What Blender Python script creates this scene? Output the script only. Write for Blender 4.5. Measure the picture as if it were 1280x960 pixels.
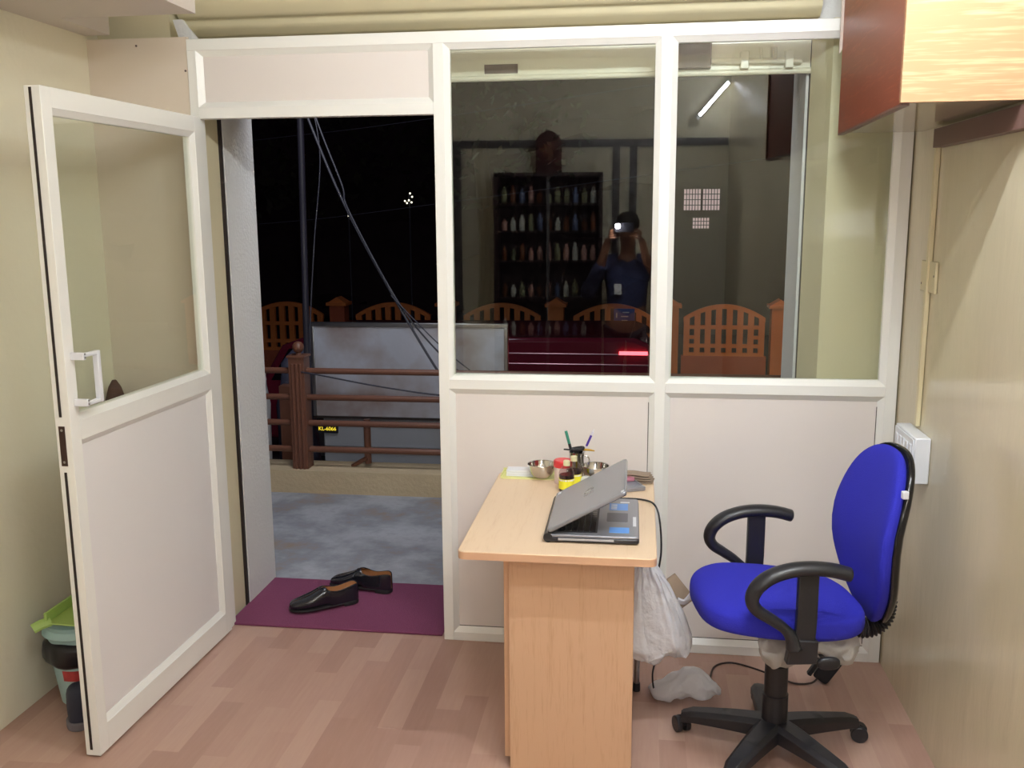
import bpy, bmesh, math, random
from mathutils import Vector, Matrix, noise
random.seed(7)
S = bpy.context.scene
C = S.collection
PI = math.pi
for o in list(bpy.data.objects): bpy.data.objects.remove(o)

# ------------------------------------------------------------------ camera
cd = bpy.data.cameras.new('camera'); cam = bpy.data.objects.new('camera', cd); C.objects.link(cam)
cd.sensor_width = 36.0; cd.lens = 36.0 * 1184.7 / 1280.0; cd.clip_start = 0.01; cd.clip_end = 200
yaw, pit, rol = math.radians(-7.74), math.radians(-10.29), math.radians(-0.38)
fw = Vector((math.sin(yaw)*math.cos(pit), math.cos(yaw)*math.cos(pit), math.sin(pit)))
r0 = Vector((math.cos(yaw), -math.sin(yaw), 0)); u0 = r0.cross(fw)
rt = r0*math.cos(rol) + u0*math.sin(rol); up = -r0*math.sin(rol) + u0*math.cos(rol)
m3 = Matrix((rt, up, -fw)).transposed()
cam.matrix_world = Matrix.Translation((0, 0, 1.7)) @ m3.to_4x4()
S.camera = cam
# ------------------------------------------------------------------ world, light, exposure
W = bpy.data.worlds.new('night'); S.world = W; W.use_nodes = True
W.node_tree.nodes['Background'].inputs[0].default_value = (0.0075, 0.005, 0.009, 1)
W.node_tree.nodes['Background'].inputs[1].default_value = 0.8
S.view_settings.view_transform = 'Standard'
try: S.view_settings.look = 'None'
except Exception: pass
S.view_settings.gamma = 1; S.view_settings.use_curve_mapping = False
S.view_settings.exposure = 0.46
TUBE_POWER = 285.0          # emission strength of the ceiling tube
FILL_TUBE_POWER = 140.0
BACK_TUBE_POWER = 150.0
FLASH_POWER = 26.0
STREET_POWER = 260.0
def light(name, kind, loc, power, color, size=None, rot=None):
    d = bpy.data.lights.new(name, kind); d.energy = power; d.color = color
    if size is not None: d.shadow_soft_size = size
    o = bpy.data.objects.new(name, d); o.location = loc
    if rot: o.rotation_euler = rot
    C.objects.link(o); return o
light('phone_flash', 'POINT', (0.012, 0.012, 1.685), FLASH_POWER, (1.0, 0.98, 0.97), 0.018)
sl = light('street_lamp_light', 'SPOT', (3.5, 7.5, 3.6), STREET_POWER, (1.0, 0.62, 0.34), 0.15)
sl.data.spot_size = math.radians(46); sl.data.spot_blend = 0.8
sl.rotation_euler = (Vector((2.0, 12, 0)) - Vector((3.5, 7.5, 3.6))).to_track_quat('-Z', 'Y').to_euler()
street = light('street_glow', 'AREA', (-2.0, 8.2, 4.6), 7, (0.78, 0.80, 1.0))
street.data.size = 1.2
outdoor_fill = light('outdoor_fill_light', 'AREA', (-1.3, 4.45, 3.05), 20, (0.90, 0.93, 1.0), rot=(math.radians(28), 0, 0))  # unseen fill light added to brighten the ground and railing outside
outdoor_fill.data.size = 0.6

# ------------------------------------------------------------------ materials
def s2l(c): return c/12.92 if c <= 0.04045 else ((c+0.055)/1.055)**2.4
def col(r, g, b): return (s2l(r/255), s2l(g/255), s2l(b/255), 1)
MT = {}
def mat(name, c, rough=0.5, metal=0.0, spec=0.5, bump=0.0, bscale=40, var=0.0, vscale=6, stretch=(1,1,1), emit=None, es=0, coat=0, sheen=0, trans=0):
    if name in MT: return MT[name]
    m = bpy.data.materials.new(name); m.use_nodes = True
    nt = m.node_tree; b = nt.nodes['Principled BSDF']
    b.inputs['Base Color'].default_value = c; b.inputs['Roughness'].default_value = rough
    b.inputs['Metallic'].default_value = metal; b.inputs['Specular IOR Level'].default_value = spec
    b.inputs['Coat Weight'].default_value = coat; b.inputs['Sheen Weight'].default_value = sheen
    if emit: b.inputs['Emission Color'].default_value = emit; b.inputs['Emission Strength'].default_value = es
    if trans: b.inputs['Transmission Weight'].default_value = trans
    tc = nt.nodes.new('ShaderNodeTexCoord'); mp = nt.nodes.new('ShaderNodeMapping'); mp.inputs['Scale'].default_value = stretch
    nt.links.new(tc.outputs['Object'], mp.inputs['Vector'])
    if var:
        n = nt.nodes.new('ShaderNodeTexNoise'); n.inputs['Scale'].default_value = vscale; n.inputs['Detail'].default_value = 5
        nt.links.new(mp.outputs[0], n.inputs['Vector'])
        mx = nt.nodes.new('ShaderNodeMix'); mx.data_type = 'RGBA'
        mx.inputs['A'].default_value = tuple(max(0, v*(1-var)) for v in c[:3]) + (1,)
        mx.inputs['B'].default_value = tuple(min(1, v*(1+var)) for v in c[:3]) + (1,)
        nt.links.new(n.outputs['Fac'], mx.inputs['Factor']); nt.links.new(mx.outputs['Result'], b.inputs['Base Color'])
    if bump:
        n2 = nt.nodes.new('ShaderNodeTexNoise'); n2.inputs['Scale'].default_value = bscale; n2.inputs['Detail'].default_value = 3
        nt.links.new(mp.outputs[0], n2.inputs['Vector'])
        bp = nt.nodes.new('ShaderNodeBump'); bp.inputs['Strength'].default_value = bump; bp.inputs['Distance'].default_value = 0.02
        nt.links.new(n2.outputs['Fac'], bp.inputs['Height']); nt.links.new(bp.outputs[0], b.inputs['Normal'])
    MT[name] = m; return m
def wood(name, c1, c2, rough=0.4, axis=0, scale=3.0, dist=4.0, bump=0.0):
    """grain lines running along the given axis"""
    m = bpy.data.materials.new(name); m.use_nodes = True; nt = m.node_tree; b = nt.nodes['Principled BSDF']
    b.inputs['Roughness'].default_value = rough
    tc = nt.nodes.new('ShaderNodeTexCoord'); mp = nt.nodes.new('ShaderNodeMapping')
    sc = [14.0, 14.0, 14.0]; sc[axis] = 0.9; mp.inputs['Scale'].default_value = [v*scale/3 for v in sc]
    nt.links.new(tc.outputs['Object'], mp.inputs['Vector'])
    n = nt.nodes.new('ShaderNodeTexNoise'); n.inputs['Scale'].default_value = 2.2; n.inputs['Detail'].default_value = 6; n.inputs['Distortion'].default_value = dist*0.2
    nt.links.new(mp.outputs[0], n.inputs['Vector'])
    n3 = nt.nodes.new('ShaderNodeTexNoise'); n3.inputs['Scale'].default_value = 12; n3.inputs['Detail'].default_value = 2
    nt.links.new(mp.outputs[0], n3.inputs['Vector'])
    ad = nt.nodes.new('ShaderNodeMath'); ad.operation = 'MULTIPLY_ADD'; ad.inputs[1].default_value = 0.8
    nt.links.new(n3.outputs['Fac'], ad.inputs[0]); nt.links.new(n.outputs['Fac'], ad.inputs[2])
    r = nt.nodes.new('ShaderNodeValToRGB'); r.color_ramp.elements[0].position = 0.52; r.color_ramp.elements[0].color = c1
    r.color_ramp.elements[1].position = 0.86; r.color_ramp.elements[1].color = c2
    nt.links.new(ad.outputs[0], r.inputs[0]); nt.links.new(r.outputs[0], b.inputs['Base Color'])
    MT[name] = m; return m
def glass_mat(name, tint=(0.93, 0.95, 0.93, 1), rough=0.0, ior=1.48):
    m = bpy.data.materials.new(name); m.use_nodes = True; nt = m.node_tree
    nt.nodes.remove(nt.nodes['Principled BSDF']); out = nt.nodes['Material Output']
    t = nt.nodes.new('ShaderNodeBsdfTransparent'); t.inputs[0].default_value = tint
    g = nt.nodes.new('ShaderNodeBsdfGlossy'); g.inputs['Roughness'].default_value = rough; g.inputs[0].default_value = (1, 1, 1, 1)
    # Schlick reflectance from the angle between the ray and the surface (same on both faces of a thin sheet)
    ge = nt.nodes.new('ShaderNodeNewGeometry'); dt = nt.nodes.new('ShaderNodeVectorMath'); dt.operation = 'DOT_PRODUCT'
    nt.links.new(ge.outputs['Incoming'], dt.inputs[0]); nt.links.new(ge.outputs['Normal'], dt.inputs[1])
    def mm(op, a, b):
        n = nt.nodes.new('ShaderNodeMath'); n.operation = op
        for i, v in enumerate((a, b)):
            if v is None: continue
            if isinstance(v, (int, float)): n.inputs[i].default_value = v
            else: nt.links.new(v, n.inputs[i])
        return n.outputs[0]
    R0 = ((ior-1)/(ior+1))**2
    fr_ = mm('ADD', mm('MULTIPLY', mm('POWER', mm('SUBTRACT', 1.0, mm('ABSOLUTE', dt.outputs['Value'], None)), 5.0), 1-R0), R0)
    mx = nt.nodes.new('ShaderNodeMixShader')
    nt.links.new(fr_, mx.inputs[0]); nt.links.new(t.outputs[0], mx.inputs[1]); nt.links.new(g.outputs[0], mx.inputs[2])
    nt.links.new(mx.outputs[0], out.inputs[0]); MT[name] = m; return m
def plastic_film(name, c, alpha=0.35):
    m = bpy.data.materials.new(name); m.use_nodes = True; nt = m.node_tree; b = nt.nodes['Principled BSDF']; out = nt.nodes['Material Output']
    b.inputs['Base Color'].default_value = c; b.inputs['Roughness'].default_value = 0.3
    t = nt.nodes.new('ShaderNodeBsdfTransparent'); tl = nt.nodes.new('ShaderNodeBsdfTranslucent'); tl.inputs[0].default_value = c
    m1 = nt.nodes.new('ShaderNodeMixShader'); m1.inputs[0].default_value = 0.35
    nt.links.new(b.outputs[0], m1.inputs[1]); nt.links.new(tl.outputs[0], m1.inputs[2])
    m2 = nt.nodes.new('ShaderNodeMixShader'); m2.inputs[0].default_value = alpha
    nt.links.new(m1.outputs[0], m2.inputs[1]); nt.links.new(t.outputs[0], m2.inputs[2]); nt.links.new(m2.outputs[0], out.inputs[0])
    tc = nt.nodes.new('ShaderNodeTexCoord'); n2 = nt.nodes.new('ShaderNodeTexNoise'); n2.inputs['Scale'].default_value = 28; n2.inputs['Detail'].default_value = 4
    nt.links.new(tc.outputs['Object'], n2.inputs['Vector']); bp = nt.nodes.new('ShaderNodeBump'); bp.inputs['Strength'].default_value = 0.7; bp.inputs['Distance'].default_value = 0.02
    nt.links.new(n2.outputs['Fac'], bp.inputs['Height']); nt.links.new(bp.outputs[0], b.inputs['Normal'])
    MT[name] = m; return m
def laminate():
    m = bpy.data.materials.new('floor_laminate'); m.use_nodes = True; nt = m.node_tree; b = nt.nodes['Principled BSDF']; N = nt.nodes.new; Lk = nt.links.new
    b.inputs['Roughness'].default_value = 0.33
    tc = N('ShaderNodeTexCoord'); sp = N('ShaderNodeSeparateXYZ'); Lk(tc.outputs['Object'], sp.inputs[0])
    def mth(op, a, v=None, v2=None):
        n = N('ShaderNodeMath'); n.operation = op; Lk(a, n.inputs[0])
        if v is not None:
            if isinstance(v, (int, float)): n.inputs[1].default_value = v
            else: Lk(v, n.inputs[1])
        if v2 is not None: n.inputs[2].default_value = v2
        return n.outputs[0]
    cx = mth('FLOOR', mth('DIVIDE', sp.outputs[0], 0.085))
    wn = N('ShaderNodeTexWhiteNoise'); wn.noise_dimensions = '1D'; Lk(cx, wn.inputs['W'])
    off = mth('MULTIPLY', wn.outputs['Value'], 0.42)
    ry = mth('FLOOR', mth('DIVIDE', mth('ADD', sp.outputs[1], off), 0.42))
    cb = N('ShaderNodeCombineXYZ'); Lk(cx, cb.inputs[0]); Lk(ry, cb.inputs[1])
    w2 = N('ShaderNodeTexWhiteNoise'); w2.noise_dimensions = '3D'; Lk(cb.outputs[0], w2.inputs['Vector'])
    mp = N('ShaderNodeMapping'); mp.inputs['Scale'].default_value = (60, 5, 1); Lk(tc.outputs['Object'], mp.inputs[0])
    gn = N('ShaderNodeTexNoise'); gn.inputs['Scale'].default_value = 1.5; gn.inputs['Detail'].default_value = 5; Lk(mp.outputs[0], gn.inputs['Vector'])
    v = mth('ADD', mth('MULTIPLY', w2.outputs['Value'], 0.62), mth('MULTIPLY', gn.outputs['Fac'], 0.38))
    r = N('ShaderNodeValToRGB'); e = r.color_ramp.elements
    e[0].position = 0.12; e[0].color = col(163, 128, 114); e[1].position = 0.85; e[1].color = col(188, 156, 141)
    x = r.color_ramp.elements.new(0.5); x.color = col(176, 142, 128)
    Lk(v, r.inputs[0]); Lk(r.outputs[0], b.inputs['Base Color']); return m
def glossy_wall():
    m = bpy.data.materials.new('enamel_wall_paint'); m.use_nodes = True; nt = m.node_tree; b = nt.nodes['Principled BSDF']; N = nt.nodes.new; Lk = nt.links.new
    tc = N('ShaderNodeTexCoord')
    n = N('ShaderNodeTexNoise'); n.inputs['Scale'].default_value = 1.3; n.inputs['Detail'].default_value = 4; Lk(tc.outputs['Object'], n.inputs['Vector'])
    r = N('ShaderNodeValToRGB'); r.color_ramp.elements[0].position = 0.3; r.color_ramp.elements[0].color = col(208, 197, 168)
    r.color_ramp.elements[1].position = 0.7; r.color_ramp.elements[1].color = col(214, 204, 177)
    Lk(n.outputs['Fac'], r.inputs[0]); Lk(r.outputs[0], b.inputs['Base Color'])
    b.inputs['Roughness'].default_value = 0.16; b.inputs['Specular IOR Level'].default_value = 0.5
    mp = N('ShaderNodeMapping'); mp.inputs['Scale'].default_value = (1, 1.0, 0.35); Lk(tc.outputs['Object'], mp.inputs[0])
    n1 = N('ShaderNodeTexNoise'); n1.inputs['Scale'].default_value = 9; n1.inputs['Detail'].default_value = 5; Lk(mp.outputs[0], n1.inputs['Vector'])
    bp = N('ShaderNodeBump'); bp.inputs['Strength'].default_value = 0.35; bp.inputs['Distance'].default_value = 0.01
    Lk(n1.outputs['Fac'], bp.inputs['Height']); Lk(bp.outputs[0], b.inputs['Normal']); return m
def ground_mat():
    m = bpy.data.materials.new('worn_concrete'); m.use_nodes = True; nt = m.node_tree; b = nt.nodes['Principled BSDF']; N = nt.nodes.new; Lk = nt.links.new
    tc = N('ShaderNodeTexCoord')
    n = N('ShaderNodeTexNoise'); n.inputs['Scale'].default_value = 2.4; n.inputs['Detail'].default_value = 8; n.inputs['Roughness'].default_value = 0.65; Lk(tc.outputs['Object'], n.inputs['Vector'])
    r = N('ShaderNodeValToRGB'); e = r.color_ramp.elements
    e[0].position = 0.34; e[0].color = col(150, 132, 118); e[1].position = 0.75; e[1].color = col(128, 130, 140)
    x = e.new(0.46); x.color = col(143, 145, 153); y = e.new(0.6); y.color = col(172, 174, 182)
    Lk(n.outputs['Fac'], r.inputs[0]); Lk(r.outputs[0], b.inputs['Base Color']); b.inputs['Roughness'].default_value = 0.8
    bp = N('ShaderNodeBump'); bp.inputs['Strength'].default_value = 0.3; Lk(n.outputs['Fac'], bp.inputs['Height']); Lk(bp.outputs[0], b.inputs['Normal']); return m
def tin_mat():
    m = bpy.data.materials.new('galvanised_tin'); m.use_nodes = True; nt = m.node_tree; b = nt.nodes['Principled BSDF']; N = nt.nodes.new; Lk = nt.links.new
    tc = N('ShaderNodeTexCoord')
    n = N('ShaderNodeTexNoise'); n.inputs['Scale'].default_value = 2.1; n.inputs['Detail'].default_value = 5; Lk(tc.outputs['Object'], n.inputs['Vector'])
    r = N('ShaderNodeValToRGB'); e = r.color_ramp.elements
    e[0].position = 0.35; e[0].color = col(150, 130, 122); e[1].position = 0.58; e[1].color = col(196, 200, 214)
    Lk(n.outputs['Fac'], r.inputs[0]); Lk(r.outputs[0], b.inputs['Base Color']); b.inputs['Metallic'].default_value = 0.35
    b.inputs['Roughness'].default_value = 0.36
    bp = N('ShaderNodeBump'); bp.inputs['Strength'].default_value = 0.25; bp.inputs['Distance'].default_value = 0.05; Lk(n.outputs['Fac'], bp.inputs['Height']); Lk(bp.outputs[0], b.inputs['Normal']); return m
def check_shirt():
    m = mat('navy_check_shirt', col(38, 46, 82), 0.8); nt = m.node_tree; b = nt.nodes['Principled BSDF']
    tc = nt.nodes.new('ShaderNodeTexCoord'); ck = nt.nodes.new('ShaderNodeTexChecker'); ck.inputs['Scale'].default_value = 45
    ck.inputs[1].default_value = col(36, 44, 82); ck.inputs[2].default_value = col(52, 60, 100)
    nt.links.new(tc.outputs['Object'], ck.inputs[0]); nt.links.new(ck.outputs[0], b.inputs['Base Color']); return m

wallL = mat('cream_wall_paint', col(236, 230, 208), 0.55, bump=0.08, bscale=30, var=0.02, vscale=2)
ply = mat('pale_plywood_panel', col(222, 209, 194), 0.5, var=0.02, vscale=3)
ceilM = mat('white_ceiling_paint', col(216, 207, 200), 0.7, bump=0.05)
frameM = mat('ivory_powder_coat', col(240, 240, 236), 0.32)
panelM = mat('ivory_laminate_panel', col(230, 223, 219), 0.42, var=0.012, vscale=2)
panelD = mat('ivory_door_panel', col(234, 232, 233), 0.45, var=0.012, vscale=2)
gasket = mat('black_rubber_gasket', col(38, 28, 26), 0.6)
enamel = glossy_wall(); floorM = laminate(); conc = ground_mat(); tin = tin_mat()
glassM = glass_mat('clear_glass')
whiteout = mat('whitewashed_plaster', col(222, 222, 222), 0.7, bump=0.25, bscale=70)
beige = mat('beige_plaster', col(216, 207, 176), 0.5, bump=0.06)
shutM = mat('cream_shutter_paint', col(214, 204, 170), 0.42, var=0.03, vscale=8)
shutI = mat('cream_bar_paint', col(228, 224, 206), 0.3, var=0.04, vscale=5)
rust = mat('rusty_iron', col(100, 84, 80), 0.6, var=0.4, vscale=25)
blackP = mat('black_plastic', col(33, 33, 38), 0.38, bump=0.05, bscale=300)
blackG = mat('black_gloss', col(20, 20, 24), 0.15)
chrome = mat('polished_steel', col(200, 198, 195), 0.14, 1.0)
steel = mat('brushed_steel', col(170, 170, 172), 0.3, 1.0)
blue = mat('royal_blue_fabric', col(38, 40, 182), 0.85, bump=0.25, bscale=350, var=0.04, vscale=200)
matM = mat('maroon_carpet', col(128, 62, 96), 0.95, bump=0.6, bscale=260, var=0.12, vscale=150)
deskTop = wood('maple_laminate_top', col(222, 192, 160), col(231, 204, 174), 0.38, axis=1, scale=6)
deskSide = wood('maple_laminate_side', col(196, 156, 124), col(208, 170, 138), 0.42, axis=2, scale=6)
oak = wood('oak_laminate_light', col(198, 160, 122), col(172, 132, 96), 0.55, axis=0, scale=3.2, dist=8)
_r = [n for n in oak.node_tree.nodes if n.type == 'VALTORGB'][0]; _r.color_ramp.elements[0].position = 0.64; _r.color_ramp.elements[1].position = 0.90
brownW = wood('red_brown_laminate', col(160, 80, 48), col(134, 62, 38), 0.42, axis=1, scale=4, dist=5)
darkBrown = mat('dark_brown_laminate', col(112, 84, 78), 0.4)
white = mat('white_plastic', col(230, 232, 238), 0.3)
bagM = plastic_film('white_polythene', col(246, 247, 252), 0.06)
filmM = plastic_film('clear_polythene', col(210, 205, 198), 0.45)

# ------------------------------------------------------------------ helpers
def new(): return bmesh.new()
def box(bm, x0, x1, y0, y1, z0, z1, M=None):
    vs = [bm.verts.new(Vector(p)) for p in ((x0,y0,z0),(x1,y0,z0),(x1,y1,z0),(x0,y1,z0),(x0,y0,z1),(x1,y0,z1),(x1,y1,z1),(x0,y1,z1))]
    for f in ((0,3,2,1),(4,5,6,7),(0,1,5,4),(1,2,6,5),(2,3,7,6),(3,0,4,7)): bm.faces.new([vs[i] for i in f])
    if M: 
        for v in vs: v.co = M @ v.co
    return vs
def cyl(bm, p0, p1, r0, r1=None, n=20, caps=True):
    if r1 is None: r1 = r0
    p0, p1 = Vector(p0), Vector(p1); d = (p1-p0).normalized()
    a = d.orthogonal().normalized(); b = d.cross(a)
    R = [[bm.verts.new(p + (a*math.cos(2*PI*i/n) + b*math.sin(2*PI*i/n))*r) for i in range(n)] for p, r in ((p0, r0), (p1, r1))]
    for i in range(n): bm.faces.new([R[0][i], R[0][(i+1)%n], R[1][(i+1)%n], R[1][i]])
    if caps: bm.faces.new(R[0][::-1]); bm.faces.new(R[1])
def smooth_path(pts, n=8, closed=False):
    P = [Vector(p) for p in pts]; out = []
    for i in range(len(P)-1):
        p0 = P[max(i-1, 0)]; p1 = P[i]; p2 = P[i+1]; p3 = P[min(i+2, len(P)-1)]
        for k in range(n):
            t = k/n
            out.append(0.5*((2*p1) + (p2-p0)*t + (2*p0-5*p1+4*p2-p3)*t*t + (3*p1-p0-3*p2+p3)*t**3))
    out.append(P[-1]); return out
def tube(bm, pts, r, n=10, sm=0, rfun=None, flat=1.0, upv=None, caps=True):
    P = smooth_path(pts, sm) if sm else [Vector(p) for p in pts]
    rings = []; a = None
    for i, p in enumerate(P):
        t = (P[min(i+1, len(P)-1)] - P[max(i-1, 0)]).normalized()
        if upv is not None: a = Vector(upv).cross(t).normalized()
        elif a is None: a = t.orthogonal().normalized()
        else: a = (a - t*a.dot(t)).normalized()
        b = t.cross(a); rr = rfun(i/(len(P)-1)) if rfun else r
        rings.append([bm.verts.new(p + a*math.cos(2*PI*k/n)*rr*flat + b*math.sin(2*PI*k/n)*rr) for k in range(n)])
    for i in range(len(rings)-1):
        for k in range(n): bm.faces.new([rings[i][k], rings[i][(k+1)%n], rings[i+1][(k+1)%n], rings[i+1][k]])
    if caps: bm.faces.new(rings[0][::-1]); bm.faces.new(rings[-1])
def lathe(bm, prof, n=32, c=(0,0,0), cap0=True, cap1=True):
    rings = []
    for r, z in prof:
        rings.append([bm.verts.new((c[0]+r*math.cos(2*PI*k/n), c[1]+r*math.sin(2*PI*k/n), c[2]+z)) for k in range(n)])
    for i in range(len(rings)-1):
        for k in range(n): bm.faces.new([rings[i][k], rings[i][(k+1)%n], rings[i+1][(k+1)%n], rings[i+1][k]])
    if cap0: bm.faces.new(rings[0][::-1])
    if cap1: bm.faces.new(rings[-1])
def prism(bm, poly, lo, hi, axis=1):
    """extrude 2-D polygon; axis = extrusion axis (0: poly in yz, 1: poly in xz, 2: poly in xy)"""
    def P(a, b, h): return {0: (h, a, b), 1: (a, h, b), 2: (a, b, h)}[axis]
    A = [bm.verts.new(P(a, b, lo)) for a, b in poly]; B = [bm.verts.new(P(a, b, hi)) for a, b in poly]
    n = len(poly)
    bm.faces.new(A); bm.faces.new(B[::-1])
    for i in range(n): bm.faces.new([A[i], A[(i+1)%n], B[(i+1)%n], B[i]])
def superell(bm, hx, hy, hz, e1=0.5, e2=0.5, nu=40, nv=20, fn=None):
    def sp(v, e): return math.copysign(abs(v)**e, v)
    rings = []
    for j in range(1, nv):
        ph = -PI/2 + PI*j/nv
        rings.append([(hx*sp(math.cos(ph), e1)*sp(math.cos(2*PI*i/nu), e2), hy*sp(math.cos(ph), e1)*sp(math.sin(2*PI*i/nu), e2), hz*sp(math.sin(ph), e1)) for i in range(nu)])
    fn = fn or (lambda p: p)
    R = [[bm.verts.new(fn(Vector(p))) for p in r] for r in rings]
    b0 = bm.verts.new(fn(Vector((0,0,-hz)))); b1 = bm.verts.new(fn(Vector((0,0,hz))))
    for j in range(len(R)-1):
        for i in range(nu): bm.faces.new([R[j][i], R[j][(i+1)%nu], R[j+1][(i+1)%nu], R[j+1][i]])
    for i in range(nu): bm.faces.new([b0, R[0][(i+1)%nu], R[0][i]]); bm.faces.new([b1, R[-1][i], R[-1][(i+1)%nu]])
def obj(name, bm, m, parent=None, smooth=True, bevel=0.0, loc=None, rot=None, angle=35, solid=0.0, sub=0):
    bmesh.ops.recalc_face_normals(bm, faces=bm.faces)
    if smooth:
        for f in bm.faces: f.smooth = True
        lim = math.radians(angle)
        for e in bm.edges:
            if len(e.link_faces) == 2 and e.calc_face_angle(0) > lim: e.smooth = False
    me = bpy.data.meshes.new(name); bm.to_mesh(me); bm.free()
    o = bpy.data.objects.new(name, me); C.objects.link(o)
    me.materials.append(m)
    if parent: o.parent = parent
    if loc: o.location = loc
    if rot: o.rotation_euler = rot
    if solid: md = o.modifiers.new('solid', 'SOLIDIFY'); md.thickness = solid; md.offset = 0
    if bevel:
        md = o.modifiers.new('bevel', 'BEVEL'); md.width = bevel; md.segments = 2; md.limit_method = 'ANGLE'; md.angle_limit = math.radians(40)
    if sub: md = o.modifiers.new('sub', 'SUBSURF'); md.levels = sub; md.render_levels = sub
    return o
def tag(o, label, cat, group=None, kind=None):
    o['label'] = label; o['category'] = cat
    if group: o['group'] = group
    if kind: o['kind'] = kind
    return o
def thing(name, label, cat, loc=(0,0,0), rotz=0, group=None, kind=None):
    o = bpy.data.objects.new(name, None); C.objects.link(o); o.location = loc; o.rotation_euler = (0, 0, rotz)
    o.empty_display_size = 0.05
    return tag(o, label, cat, group, kind)
def B(name, m, parent, *dims, bevel=0.0, **k):
    bm = new(); box(bm, *dims); return obj(name, bm, m, parent, bevel=bevel, **k)
def struct(name, bm, m, label, cat, **k):
    o = obj(name, bm, m, None, **k); return tag(o, label, cat, kind='structure')
def sb(name, m, label, cat, *dims, **k):
    bm = new(); box(bm, *dims); return struct(name, bm, m, label, cat, **k)
def text(name, s, size, m, parent, loc, rot, ext=0.0004, align='CENTER'):
    cu = bpy.data.curves.new(name, 'FONT'); cu.body = s; cu.size = size; cu.extrude = ext; cu.align_x = align; cu.align_y = 'CENTER'
    o = bpy.data.objects.new(name, cu); dg = None
    C.objects.link(o); bpy.context.view_layer.update()
    me = bpy.data.meshes.new_from_object(o.evaluated_get(bpy.context.evaluated_depsgraph_get()))
    bpy.data.objects.remove(o); me.materials.clear(); me.materials.append(m)
    o = bpy.data.objects.new(name, me); C.objects.link(o); o.parent = parent; o.location = loc; o.rotation_euler = rot; return o
def dup(root, loc, rotz=None, label=None, group=None):
    r = root.copy(); C.objects.link(r); r.location = loc
    if rotz is not None: r.rotation_euler = (0, 0, rotz)
    if label: r['label'] = label
    if group: r['group'] = group
    for ch in [c for c in bpy.data.objects if c.parent == root]:
        c = ch.copy(); C.objects.link(c); c.parent = r
        for g in [q for q in bpy.data.objects if q.parent == ch]:
            d = g.copy(); C.objects.link(d); d.parent = c
    return r

# ================================================================== ROOM
PY = 3.518            # front face of the partition
XL, XR = -2.1, 0.93   # side walls
YB, ZC = -0.95, 3.05  # rear wall, ceiling
sb('floor', floorM, 'pinkish brown wood strip laminate floor', 'floor', XL-0.1, XR+0.1, YB-0.1, 3.60, -0.06, 0.0)
sb('ceiling', ceilM, 'plain pale ceiling of the room', 'ceiling', XL-0.1, XR+0.1, YB-0.1, 3.52, ZC, ZC+0.1)
sb('wall_left', wallL, 'cream painted wall behind the open door', 'wall', XL-0.1, XL, YB-0.1, 4.06, -0.06, ZC)
sb('wall_right', enamel, 'glossy cream enamel wall on the right', 'wall', XR, XR+0.1, YB-0.1, 3.60, -0.06, ZC)
sb('wall_back', wallL, 'cream wall behind the photographer', 'wall', XL-0.1, XR+0.1, YB-0.1, YB, -0.06, ZC)
# loft soffit top left
sb('ceiling_loft', ceilM, 'lowered boxed loft above the left wall', 'loft', XL, -1.505, YB, 3.20, 2.366, ZC)
sb('ceiling_loft_end', ceilM, 'end of the lowered loft meeting the plywood panel', 'loft', XL, -2.00, 3.20, 3.516, 2.366, ZC)
# masonry returns either side of the shutter opening
bm = new(); box(bm, XL, -1.70, 3.60, 3.745, 0, 2.34); box(bm, XL, -1.80, 3.60, 3.745, 2.34, ZC) 
struct('wall_left_return', bm, beige, 'beige plaster return beside the doorway', 'wall')
sb('wall_left_jamb', whiteout, 'whitewashed outer jamb left of the doorway', 'wall', -2.6, -1.685, 3.765, 4.06, -0.02, 3.2)
bm = new(); prism(bm, [(0.656, 3.60), (XR+0.1, 3.60), (XR+0.1, 3.742), (0.606, 3.742)], 0, 2.36, 2)
struct('wall_right_return', bm, beige, 'beige plaster return behind the right window', 'wall')
sb('wall_right_jamb', whiteout, 'whitewashed outer jamb seen through the right window', 'wall', 0.594, 1.6, 3.765, 4.06, -0.02, 3.2)
sb('trim_1', gasket, 'dark shutter channel gap beside the left jamb', 'trim', -1.80, -1.690, 3.747, 3.763, 0.0, 2.34)
sb('trim_2', gasket, 'dark shutter channel gap beside the right jamb', 'trim', 0.604, 0.9, 3.744, 3.763, 0.0, 2.34)
sb('wall_lintel', beige, 'outer lintel above the rolled shutter', 'wall', -2.6, 1.6, 4.02, 4.10, 2.36, 3.3)
sb('ceiling_shutter', beige, 'slab over the rolled shutter', 'ceiling', XL-0.1, XR+0.2, 3.52, 4.12, ZC, ZC+0.1)
# plywood side panel in the partition line
p = thing('wall_side_panel', 'pale plywood panel filling the gap left of the door frame', 'panel', (-1.9, PY, 0), kind='structure')
B('board', ply, p, -0.20, 0.203, 0.004, 0.018, 0, 2.352)
for x, z in ((0.0, 2.325), (0.19, 2.23), (0.19, 1.6), (0.19, 0.9)):
    bm = new(); cyl(bm, (x, 0.0045, z), (x, 0.002, z), 0.004, n=10); obj('screw', bm, rust, p)

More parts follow.
